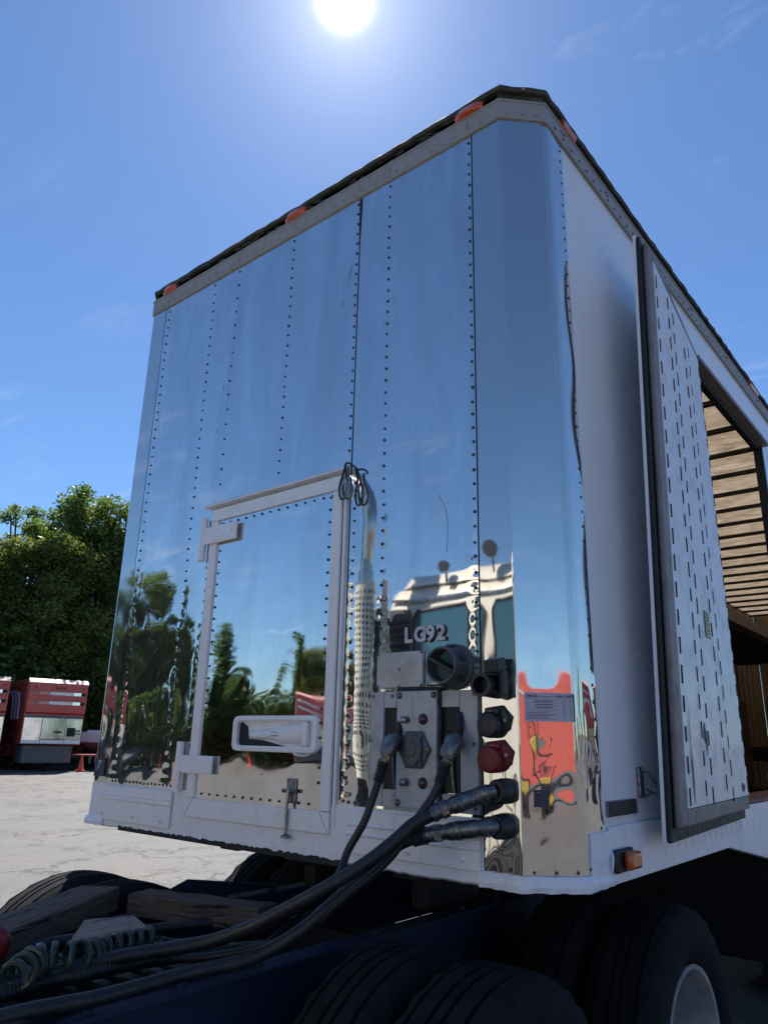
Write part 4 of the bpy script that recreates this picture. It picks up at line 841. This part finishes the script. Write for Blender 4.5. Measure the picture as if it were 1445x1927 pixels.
Up = [(2.42, 0.0, 1.467), (2.412, -0.05, 1.467), (2.363, -0.07, 1.451), (2.289, -0.12, 1.417), (2.265, -0.14, 1.404), (2.21, -0.18, 1.37), (2.176, -0.22, 1.328), (2.128, -0.27, 1.276), (2.06, -0.33, 1.22), (1.963, -0.4, 1.155), (1.834, -0.46, 1.083), (1.712, -0.53, 1.034), (1.586, -0.706, 1.01), (1.52, -0.869, 0.99), (1.521, -1.048, 0.985), (1.50, -1.4, .98), (1.48, -2.1, 1.05)]
Lo = [(2.417, 0.0, 1.369), (2.409, -0.05, 1.371), (2.382, -0.07, 1.366), (2.261, -0.11, 1.346), (2.22, -0.13, 1.337), (2.188, -0.15, 1.328), (2.145, -0.18, 1.304), (2.099, -0.21, 1.254), (2.042, -0.25, 1.195), (1.995, -0.3, 1.138), (1.929, -0.36, 1.068), (1.843, -0.46, 1.004), (1.769, -0.62, 0.985), (1.745, -0.857, 0.975), (1.71, -1.042, 0.975), (1.68, -1.3, 0.97), (1.6, -2.1, 1.0)]
def along(pts, a, b, sub=8):
    s = spline(pts, sub); return s[int(a * sub):int(b * sub) + 1]
def gladhose(pts, label):
    t = hose('air_hose', label, 'hose', pts, .0125, group='air hoses with gladhand couplings', start=2)
    p = Vector(pts[0]); x, y, z = p
    g = MB().lathe(p + Vector((-.012, .060, .018)), (0, -1, .0), [(0, .020), (.02, .028), (.03, .030), (.045, .030), (.050, .024), (.055, .012)], 18).build('gladhand', 'steel_dark', t, angle=35)
    MB().tube(spline([p + Vector((0, .03, .03)), p + Vector((.002, .005, .01)), Vector(pts[1])]), .021, 12, rf=lambda i: .024 - .0005 * i).build('coupling_elbow', 'steel_dark', g)
    MB().prism([p + Vector(q) for q in ((-.030, .01, .02), (-.038, .005, -.010), (-.020, .0, -.028), (.010, .0, -.020), (.020, .01, .02))], (0, -.02, 0)).build('coupling_lug', 'steel_dark', g, bev=.004)
    MB().tube(spline([p + Vector((.004, .03, .03)), p + Vector((-.008, .06, .07)), p + Vector((-.020, .075, .112))]), .012, 10).build('coupling_lever', 'black', g, bev=0)
    MB().lathe(Vector(pts[1]), Vector(pts[2]) - Vector(pts[1]), [(0, .017), (.012, .017), (.013, .014), (.026, .014), (.028, .016), (.034, .016)], 6).build('hose_ferrule', 'brass', t)
    A = along(pts, 2, 3.1, 30); mb = MB(); sp = []; nt = 9; L = len(A) - 1
    for k in range(nt * 14 + 1):
        f = k / (nt * 14) * L; i = min(int(f), L - 1); c = A[i].lerp(A[i + 1], f - i); T = (A[i + 1] - A[i]).normalized(); u = T.orthogonal().normalized(); w_ = T.cross(u); a = 2 * PI * k / 14
        sp.append(c + (u * math.cos(a) + w_ * math.sin(a)) * .0165)
    mb.tube(sp, .0028, 6).build('spring_guard', 'hose', t); return t
gladhose(Lp, 'slim black air hose clipped into the left slot of the grey connector plate'); gladhose(Rp, 'slim black air hose clipped into the right slot of the grey connector plate')
def hydhose(pts, label, boot=False):
    t = hose('hydraulic_hose', label, 'hose', pts, .0195, group='thick hydraulic hoses screwed into the corner panel', start=4)
    a = Vector(pts[0]); b = Vector(pts[1]); MB().lathe(a + Vector((0, -.002, 0)), Vector((-.10, -1, .0)), [(0, .036), (.012, .037), (.03, .035), (.045, .034), (.05, .030)], 20).build('end_cap', 'black', t, angle=35)
    A = along(pts, 1, 4.3, 12); n = len(A); 
    def rr_(i):
        f = i / (n - 1); k = int(f * 30); base = .0255 if .1 < f < .55 else (.0205 if f < .1 else .023)
        return base + (.0022 if k % 7 == 0 else -.0018 if k % 7 == 3 else 0)
    P = []; 
    for i in range(n - 1): P += [A[i].lerp(A[i + 1], q) for q in (0, .34, .67)]
    P.append(A[-1]); n = len(P); MB().tube(P, .02, 18, rf=rr_).build('quick_coupler', 'steel_dark', t, angle=25)
    c = Vector(pts[3]); d = (Vector(pts[4]) - c).normalized(); MB().lathe(c - d * .0, d, [(0, .026), (.02, .026), (.022, .022)], 6).build('hex_nut', 'steel', t, angle=20)
    if boot: MB().tube(along(pts, 4, 5.2, 14), .025, 12, rf=lambda i: .026 + .002 * math.sin(i * 2.3)).build('tape_wrap', 'mastic', t)
    return t
hydhose(Up, 'thick black hydraulic hose with steel coupler in the upper corner port'); hydhose(Lo, 'thick black hydraulic hose with taped collar in the lowest corner port', True)
for x, z, mt, l in ((2.0, 1.60, 'bluehose', 'thin blue air line behind the left gladhand'), (2.236, 1.60, 'steel', 'thin pale air line behind the right gladhand')):
    t = thing('air_line', l, 'air line', (x, -.01, 1.45)); MB().tube(spline([(x - .006, -.012, z), (x - .002, -.014, 1.53), (x + .004, -.010, 1.452)]), .006, 8).build('line_body', mt, t)
def corr(name, label, pts, r, mt, cat='hose'):
    t = thing(name, label, cat, pts[-1]); A = spline(pts, 60); MB().tube(A, r, 10, rf=lambda i: r * (1.05 if i % 4 < 2 else .93)).build('conduit_body', mt, t, angle=80); return t
corr('corrugated_conduit', 'ribbed black conduit running under the coiled line on the truck deck', [(1.72, -.30, .985), (1.62, -.50, .985), (1.575, -.674, 0.985), (1.574, -.83, 0.985), (1.545, -.913, 0.98), (1.56, -1.009, 0.98), (1.58, -1.25, .98), (1.5, -2.0, 1.0)], .021, 'hose')
t = hose('electric_cable', 'black cable lying lowest along the blue frame rail', 'cable', [(1.338, 0.29, 0.96), (1.652, -0.259, 0.957), (1.692, -0.529, 0.957), (1.672, -0.807, 0.957), (1.71, -1.038, 0.957), (1.74, -1.3, 0.957), (1.74, -2.1, .96)], .014)
text('hose_print', 'GOODALL', 'sticker', t, (1.70, -.955, .9715), .012, (.1, 1, 0), (-1, .1, 0), .0003)
t = hose('black_hose', 'smooth black hose looping behind the coiled line and timber', 'hose', [(1.45, .1, .97), (1.28, -.15, .965), (1.2, -.40, .965), (1.13, -.72, .965), (1.10, -1.1, .965), (1.12, -1.9, .97)], .018)
# coiled air line
def coil():
    ctr = spline([(1.585, -1.01, 1.010), (1.525, -.92, 1.018), (1.545, -.83, 1.018), (1.515, -.735, 1.018), (1.497, -.646, 1.02), (1.495, -.53, 1.015)], 40); L = len(ctr) - 1; turns = 14; P = []
    for k in range(turns * 18 + 1):
        f = k / (turns * 18) * L; i = min(int(f), L - 1); c = ctr[i].lerp(ctr[i + 1], f - i); T = (ctr[i + 1] - ctr[i]).normalized(); up_ = Vector((0, 0, 1)); u = T.cross(up_).normalized(); w_ = u.cross(T); a = 2 * PI * k / 18
        rad = .034 + .007 * math.sin(k * .021) + .004 * math.sin(k * .33); P.append(c + (u * math.cos(a) + w_ * math.sin(a)) * rad + T * .010 * math.sin(k * .07))
    P += [P[-1] + Vector((-.02, .06, -.02)), P[-1] + Vector((-.02, .16, -.035))]
    t = thing('coiled_air_line', 'dark green coiled air line stretched beside the timber blocks', 'air line', (1.53, -.8, .96)); MB().tube(P, .0092, 8).build('coil_body', 'coil', t)
coil()
t = thing('red_hose', 'short piece of red hose at the edge of the truck deck', 'hose', (1.28, -.93, .95)); MB().tube(spline([(1.19, -.90, .955), (1.235, -.885, .985), (1.245, -.885, 1.03), (1.21, -.93, 1.05), (1.15, -1.0, 1.03)]), .021, 12).build('hose_body', 'redhose', t)
# loop of cable with carabiners at the door corner
t = thing('carabiner_loop', 'dark wire loop with two carabiners hanging at the corner of the access door', 'carabiner', (1.742, -.02, 2.62))
MB().tube(spline([(1.742, -.03, 2.66), (1.744, -.045, 2.62), (1.730, -.05, 2.56), (1.738, -.05, 2.515), (1.757, -.05, 2.51), (1.768, -.05, 2.55), (1.762, -.045, 2.60), (1.748, -.04, 2.655), (1.775, -.05, 2.655), (1.80, -.04, 2.635), (1.806, -.03, 2.625)]), .0042, 8).build('wire_loop', 'black', t)
MB().tube(spline([(1.772, -.05, 2.64), (1.778, -.05, 2.60), (1.795, -.05, 2.56), (1.80, -.05, 2.53), (1.785, -.05, 2.505), (1.765, -.05, 2.51), (1.755, -.05, 2.53)]), .0048, 8).build('carabiner', 'steel_dark', t)
MB().tube(spline([(1.744, -.05, 2.57), (1.75, -.052, 2.53), (1.76, -.052, 2.51), (1.772, -.052, 2.53), (1.77, -.05, 2.58), (1.755, -.048, 2.60), (1.745, -.05, 2.57)]), .0048, 8).build('carabiner', 'steel', t)

# ================================================================== TIMBER ON THE DECK
def timber(name, label, P, z0, z1, mt, rough=.0028):
    """P: four plan corners"""
    P = [Vector((*p, 0)) for p in P]; c = sum(P, Vector()) / 4; t = thing(name, label, 'timber', (c.x, c.y, z0)); nx, ny = 14, 6
    mb = MB(); V = []
    e1 = (P[1] - P[0]); e2 = (P[3] - P[0]); rr = []
    for i in range(nx + 1):
        u = i / nx; a = P[0].lerp(P[1], u); b = P[3].lerp(P[2], u); ring = []
        for (v, z) in [(0, z0), (0, z0 + .4 * (z1 - z0)), (0, z1 - .006), (.05, z1), (.35, z1), (.65, z1), (.95, z1), (1, z1 - .006), (1, z0 + .5 * (z1 - z0)), (1, z0)]:
            p = a.lerp(b, v); j = rough if 0 < i < nx else rough * .5
            ring.append((p.x + random.uniform(-j, j) * .6, p.y + random.uniform(-j, j) * .6, z + (random.uniform(-j, j) if z > z0 else 0)))
        rr.append(ring)
    o = mb.rings(rr[::-1]).build('timber_body', mt, t, angle=28); return t
timber('timber_block', 'long dark weathered timber baulk nearest the left tyre', [(1.20, -.84), (.82, -.24), (.68, -.33), (1.06, -.93)], .955, 1.035, 'wood_dark')
timber('timber_block', 'dark cracked timber lying crosswise behind the other blocks', [(.93, -.27), (1.47, -.10), (1.44, .02), (.90, -.15)], .955, 1.03, 'wood_cross')
timber('timber_block', 'short pale timber offcut between the dark timbers', [(1.235, -.66), (1.255, -.405), (1.09, -.35), (1.03, -.50)], .955, .992, 'wood_light', .0012)

# ================================================================== YARD: RED TRAILERS
def red_trailer(label, x, y, rz, group='red car transporters parked round the yard'):
    t = thing('red_trailer', label, 'trailer', (x, y, 0), rz, group, local=True)      # local: front at y=0, facing -y
    bd = MB().prism([(-1.3, 0, 1.12), (-1.3, 0, 3.80), (-1.3, .12, 3.98), (-1.3, 14, 3.98), (-1.3, 14, .55), (-1.3, 3.2, .55), (-1.3, 2.4, 1.12)], (2.6, 0, 0)).build('trailer_body', 'redpaint', t, False, bev=.03)
    cap = MB().prism([(-1.28, -.02, 2.42), (-1.28, -.16, 2.50), (-1.28, -.16, 3.80), (-1.28, .10, 3.975), (-1.28, .10, 2.42)], (2.56, 0, 0)).build('front_cap', 'redfront', t, False, bev=.02)
    MB().prism([(-1.29, -.165, 3.79), (-1.29, -.165, 3.82), (-1.29, .10, 4.0), (-1.29, .12, 3.985)], (2.58, 0, 0)).build('cap_edge', 'pink', cap, False)
    for z in (3.28, 2.86):
        for x0, x1, mt in ((-1.25, -.80, 'redpaint'), (-.79, -.36, 'pink'), (-.35, .05, 'white'), (.06, .66, 'white'), (.67, 1.0, 'mirror'), (1.01, 1.20, 'under')):
            MB().box(x0, x1, -.172, -.161, z, z + .14).build('front_slot', mt, cap, False)
        MB().box(-1.27, 1.27, -.22, -.162, z + .142, z + .175).build('slot_ledge', 'redfront', cap, False)
    for xx, zz, r in ((-.98, 3.60, .04), (-.08, 3.60, .05), (.08, 3.60, .045), (.22, 3.60, .05), (1.08, 3.62, .04)): MB().lathe((xx, -.161, zz), FX, [(0, r), (.02, r * .8)], 12).build('cap_lamp', 'under', cap)
    for x0, x1 in ((-1.26, -.50), (-.48, .52), (.54, 1.26)):
        pn = MB().box(x0, x1, -.03, -.001, 1.16, 2.36).build('lower_panel', 'mirror_dull', t, False, bev=.01)
        MB().box(x0, x1, -.04, -.031, 1.16, 1.30).build('kick_strip', 'white', pn, False)
        MB().box(x0, x1, -.04, -.031, 2.26, 2.38).build('head_strip', 'greybox', pn, False)
    MB().box(-.46, .50, -.045, -.0312, 1.32, 1.36).build('access_door_frame', 'greybox', t, False); MB().box(.05, .40, -.06, -.0312, 1.62, 1.70).build('door_handle', 'under', t, False)
    MB().box(.62, .98, -.06, -.0312, 1.48, 1.86).build('connector_plate', 'under', t, False)
    for dx in (0, .12):
        for dz in (0, .13): MB().lathe((1.04 + dx, -.031, 1.60 + dz), FX, [(0, .045), (.03, .04)], 10).build('nose_socket', 'under', t)
    MB().box(-1.1, 1.05, .3, 1.9, .30, 1.08).build('belly_box', 'greybox', t, False, bev=.05)
    for s in (-1.31, 1.31):
        for k, y0 in ((0, 1.2), (1, 1.9), (2, 2.6)):
            MB().tube(spline([(s, y0, 2.2), (s, y0 + .5, 3.3), (s, y0 + 2.2, 3.5)]), .05, 6).build('side_stripe', 'sticker', t)
    for yy in (10.6, 11.8):
        for s in (1, -1): wheel(t, 1.12 * s, yy, s)
    for s in (-.8, .8): MB().box(s - .06, s + .06, 3.6, 3.75, 0, .6).build('landing_leg', 'under', t, False)
    return t
fd = Vector((-.888, .458)).normalized()
rzA = math.atan2(-fd.x, fd.y) + R(13)
tA = red_trailer('red and chrome transporter parked beneath the trees, its whole front in view beside the cone', -30.1, 15.43, rzA)
def redcopy(label, x, y, rz):
    c = copy_tree(tA); c.location = (x, y, 0); c.rotation_euler = (0, 0, rz); c['label'] = label; return c
redcopy('red transporter cut off by the left edge of the photo', -31.2, 12.30, rzA + R(0))
redcopy('red transporter mirrored in the slanted corner panel under the paper sticker', 23.5, -17.0, R(-27))
redcopy('red transporter mirrored at the far left edge of the polished front', -27.0, -14.6, R(120))
redcopy('red transporter mirrored beside the recessed door handle', -27.0, -28.9, R(135))
redcopy('red transporter mirrored in the narrow side strip of the corner', 14.0, 26.0, R(-35))
# red ramp machine beside the cone
t = thing('ramp_trailer', 'low rusty red ramp trailer with a thin mast, parked behind the traffic cone', 'trailer', (-31.1, 17.9, 0), rzA + R(58), local=True)
for y_ in (-.9, .9):
    MB().box(-1.6, 4.5, y_ - .06, y_ + .06, .45, .70).build('side_beam', 'redmach', t, False); MB().prism([(-1.6, y_ - .05, .7), (-1.2, y_ - .05, 1.75), (-.9, y_ - .05, 1.75), (.3, y_ - .05, .7)], (0, .1, 0)).build('side_frame', 'redmach', t, False)
    for i in range(6): MB().box(-.6 + i * .8, -.5 + i * .8, y_ - .065, y_ + .065, .7, 1.2).build('stake_post', 'redmach', t, False)
    MB().box(-.6, 4.3, y_ - .04, y_ + .04, 1.2, 1.28).build('stake_rail', 'redmach', t, False)
MB().box(-1.55, 4.4, -.85, .85, .62, .69).build('deck', 'redmach', t, False); MB().cyl((-.8, -.9, 1.7), (-.8, -.9, 2.95), .035, n=8).build('mast', 'redmach', t); MB().box(-1.1, -.5, -.92, -.88, 2.6, 2.64).build('mast_arm', 'steel', t, False)
MB().box(.5, 2.6, -.6, .6, 1.0, 1.5, rot=Matrix.Rotation(R(12), 3, 'Y')).build('folded_ramp', 'white', t, False, bev=.03); MB().box(1.0, 3.6, -.5, .5, 1.45, 1.6, rot=Matrix.Rotation(R(9), 3, 'Y')).build('folded_ramp', 'white', t, False, bev=.03)
for xx in (2.6, 3.6):
    for y_ in (-.75, .75): wheel(t, 0, 0, 1, dual=False).matrix_local = Matrix.Translation((xx, y_, -.08)) @ Matrix.Rotation(R(90 if y_ > 0 else -90), 4, 'Z') @ Matrix.Translation((0, 0, 0))
# cones
def cone(label, x, y):
    t = thing('traffic_cone', label, 'cone', (x, y, 0), random.random(), 'orange traffic cones on the asphalt', local=True)
    MB().lathe((0, 0, .03), (0, 0, 1), [(0, .15), (.25, .105), (.66, .035), (.68, .02)], 20).build('cone_body', 'cone', t); MB().box(-.2, .2, -.2, .2, 0, .032).build('cone_base', 'cone', t, False, bev=.01); return t
c1 = cone('orange-red traffic cone standing in front of the red ramp trailer', -29.4, 16.65)
for l, x, y in (('traffic cone mirrored low in the access door, right of the hinge strap', -27.5, -25.0), ('traffic cone mirrored just below the lower hinge strap', -26.5, -20.0)):
    c = copy_tree(c1); c.location = (x, y, 0); c['label'] = l
# yellow lift seen reflected in the corner
t = thing('yellow_forklift', 'yellow lift truck mirrored in the corner panel below the paper sticker', 'forklift', (17.2, -9.9, 0), R(20), local=True)
MB().box(-1.0, .9, -.55, .55, .45, 1.15).build('body', 'yellowpaint', t, False, bev=.1); MB().box(-1.0, -.5, -.5, .5, 1.15, 1.45).build('counterweight', 'yellowpaint', t, False, bev=.08)
for sx_ in (-.45, .45): MB().box(1.0, 1.1, sx_ - .05, sx_ + .05, .1, 2.1).build('mast', 'under', t, False); MB().box(1.1, 2.0, sx_ - .06, sx_ + .06, .1, .14).build('fork', 'under', t, False)
for xx in (-.7, .65):
    for y_ in (-.5, .5): MB().cyl((xx, y_ - .1, .3), (xx, y_ + .1, .3), .3, n=24).build('wheel', 'tyre', t)
for xx, yy in ((-.6, -.45), (-.6, .45), (.6, -.45), (.6, .45)): MB().cyl((xx, yy, 1.15), (xx, yy, 2.05), .03, n=8).build('guard_post', 'under', t)
MB().box(-.65, .65, -.5, .5, 2.05, 2.1).build('guard_roof', 'under', t, False); MB().box(-.4, .0, -.25, .25, 1.15, 1.35).build('seat', 'black', t, False, bev=.04)

# ================================================================== TREES
def tree_mesh(seed, h, rad, nleaf, lm, kind='round', lsize=.20):
    rs = np.random.default_rng(seed); rnd = random.Random(seed)
    tr = MB(); trunk = []; th = h * (.55 if kind == 'round' else .9)
    for i in range(9): trunk.append(Vector((rnd.uniform(-.15, .15) * i * .2, rnd.uniform(-.15, .15) * i * .2, th * i / 8)))
    r0 = h * .018; tr.tube(trunk, r0, 8, rf=lambda i: r0 * (1.3 - i * .13)); blobs = []
    if kind == 'round':
        nb = 60
        for b in range(nb):
            zz = h * (.14 + .84 * (b + .5) / nb); env = rad * math.sin(PI * min(max((zz / h - .02) / 1.02, .06), .96)) ** .55; a = rnd.uniform(0, 6.28); d = env * rnd.uniform(.25, .95) * rnd.uniform(.65, 1.2)
            c = Vector((d * math.cos(a), d * math.sin(a), zz)); rb = rad * rnd.uniform(.15, .40) * (1.05 - .35 * zz / h); blobs.append((c, rb))
            s0 = trunk[min(8, max(1, int(zz / th * 6)))]; mid = (s0 + c) / 2 + Vector((0, 0, -.05 * h)); tr.tube(spline([s0, mid, c], 4), .05, 6, rf=lambda i: r0 * .45 * (1 - i * .09))
    else:
        nb = 34
        for b in range(nb):
            zz = h * (.06 + .93 * b / nb); env = rad * (1 - (zz / h) ** 2.2) * .75 + .12; a = rnd.uniform(0, 6.28)
            c = Vector((env * .45 * math.cos(a), env * .45 * math.sin(a), zz)); blobs.append((c, env * rnd.uniform(.55, .8) + .1))
    w = np.array([b[1] ** 2 for b in blobs]); w /= w.sum(); idx = rs.choice(len(blobs), nleaf, p=w)
    C = np.array([tuple(b[0]) for b in blobs])[idx]; Rb = np.array([b[1] for b in blobs])[idx]
    d = rs.normal(size=(nleaf, 3)); d /= np.linalg.norm(d, axis=1)[:, None]; rr = Rb * rs.uniform(.1, 1.5, nleaf) ** .55
    rr *= 1 + .25 * np.sin(7 * d[:, 0] + idx) * np.sin(6 * d[:, 1] + idx * 2); d[:, 2] *= .75 if kind == 'round' else 1.5
    P = C + d * rr[:, None]; a = rs.normal(size=(nleaf, 3)); a /= np.linalg.norm(a, axis=1)[:, None]; a[:, 2] *= .6; b = np.cross(a, rs.normal(size=(nleaf, 3))); b /= np.linalg.norm(b, axis=1)[:, None]
    s = lsize * rs.uniform(.55, 1.25, nleaf)[:, None]
    V = np.stack([P - a * s, P + b * s * .45, P + a * s, P - b * s * .45], 1).reshape(-1, 3)
    F = np.arange(nleaf * 4).reshape(-1, 4)
    return tr, V, F
def make_tree(name, label, x, y, seed, h, rad, nleaf, lm, kind='round', group=None, lsize=.2):
    tr, V, F = tree_mesh(seed, h, rad, nleaf, lm, kind, lsize); t = thing(name, label, 'tree', (x, y, 0), 0, group, local=True)
    tr.build('trunk', 'bark', t); npmesh('crown', V, F, lm, t, smooth=False); return t
def tcopy(src, label, x, y, sc_=1., rz=0, group=None):
    c = copy_tree(src); c.location = (x, y, 0); c.scale = (sc_, sc_, sc_); c.rotation_euler = (0, 0, rz); c['label'] = label
    if group: c['group'] = group
    elif 'group' in c: del c['group']
    return c
T1 = make_tree('broadleaf_tree', 'tallest broadleaf tree with a ragged double crown above the red transporter', -39.5, 20.3, 1, 16.6, 3.6, 46000, 'leaf', lsize=.145)
T2 = make_tree('broadleaf_tree', 'olive-green broadleaf tree with a sunlit rounded crown just behind the red transporter', -37.8, 18.0, 2, 12.3, 3.8, 46000, 'leaf2', lsize=.145)
T3 = make_tree('broadleaf_tree', 'dark broadleaf tree rising beside the left edge of the polished trailer', -38.0, 22.6, 3, 16.2, 3.3, 42000, 'leaf3', lsize=.145)
T4 = make_tree('poplar_tree', 'tall narrow poplar mirrored right of centre in the access door', -33.2, -33.4, 4, 8.6, 1.15, 9000, 'leaf3', 'col', None, .17)
tcopy(T1, 'broadleaf tree with a small detached top, left of the tallest crown', -42.5, 18.6, .95, 2.1)
tcopy(T2, 'low broadleaf tree touching the left edge of the photo', -40.0, 15.0, 1.0, 1.0); tcopy(T3, 'dark broadleaf tree whose trunk shows pale between the olive crowns', -37.0, 20.6, .72, 2.5)
for i, (x, y, s, r, sr) in enumerate(((-44, 14.5, .95, 3, T3), (-43.5, 23.0, .93, 1, T1), (-41.5, 26.0, 1.0, 4, T2), (-45, 10, .9, 5, T1), (-42, 11.5, .9, 0, T2), (-44, 21, .9, 2, T3))):
    tcopy(sr, 'broadleaf tree standing in the back row of the wood behind the red transporters', x, y, s, r, 'back row of the wood')
for x, y, s, r, sr, l in ((-38.2, -24.6, .72, 0, T1, 'broad tree mirrored highest on the left of the polished front'), (-39.5, -22.0, .70, 2, T3, 'dark tree mirrored beside the left corner strip of the polished front'),
                          (-38.5, -26.6, .70, 4, T2, 'olive tree mirrored left of the access door'), (-34.0, -36.0, .62, 3, T2, 'bushy olive tree mirrored beside the right edge of the access door'),
                          (-40.5, -19.4, .72, 1, T2, 'rounded tree mirrored at the outermost left of the polished front'), (-36.6, -30.9, .40, 2, T1, 'low tree mirrored above the recessed door handle'),
                          (-38.6, -28.4, .58, 5, T3, 'slender dark tree mirrored behind the left door frame'), (-32.0, -39.5, .60, 1, T1, 'tree mirrored behind the perforated exhaust guard')):
    tcopy(sr, l, x, y, s, r)
tcopy(T4, 'narrow poplar mirrored at the left edge of the access door', -36.2, -29.6, 1.05, 1); tcopy(T4, 'short poplar mirrored right of the tall narrow one', -35.0, -36.2, .8, 2)
k = 0
for a in list(range(-62, -205, -7)) + list(range(62, -60, -6)):
    k += 1; rr_ = 62 + 9 * math.sin(k * 2.3); x = rr_ * math.cos(R(a)) ; y = rr_ * math.sin(R(a))
    if -46 < x < -30 and -40 < y < -18: continue
    if x < -30 and y > 4: continue
    tcopy((T1, T2, T3)[k % 3], 'broadleaf tree in the ring round the far side of the yard, seen only mirrored', x, y, .34 + .12 * ((k * 7) % 5) / 5, k, 'trees round the far side of the yard')
def undergrowth():
    nl = 46000; rs = np.random.default_rng(5); u = rs.uniform(0, 1, nl)
    x = np.where(u < .5, rs.uniform(-41.5, -36, nl), rs.uniform(-41, -34, nl)); y = np.where(u < .5, rs.uniform(8, 27, nl), rs.uniform(-50, -12, nl))
    H = np.where(u < .5, 5.2, 3.6) * (1 + .28 * np.sin(y * .9) * np.sin(y * .37 + 1)); z = H * rs.uniform(0, 1, nl) ** .8
    P = np.stack([x + (z * .2), y, z], 1); a = rs.normal(size=(nl, 3)); a /= np.linalg.norm(a, axis=1)[:, None]; b = np.cross(a, rs.normal(size=(nl, 3))); b /= np.linalg.norm(b, axis=1)[:, None]; s = .24 * rs.uniform(.5, 1.2, nl)[:, None]
    V = np.stack([P - a * s, P + b * s * .5, P + a * s, P - b * s * .5], 1).reshape(-1, 3)
    o = npmesh('undergrowth', V, np.arange(nl * 4).reshape(-1, 4), 'leaf3', None, False, 'stuff'); tag(o, 'dark leafy undergrowth along the foot of the wood', 'undergrowth')
undergrowth()
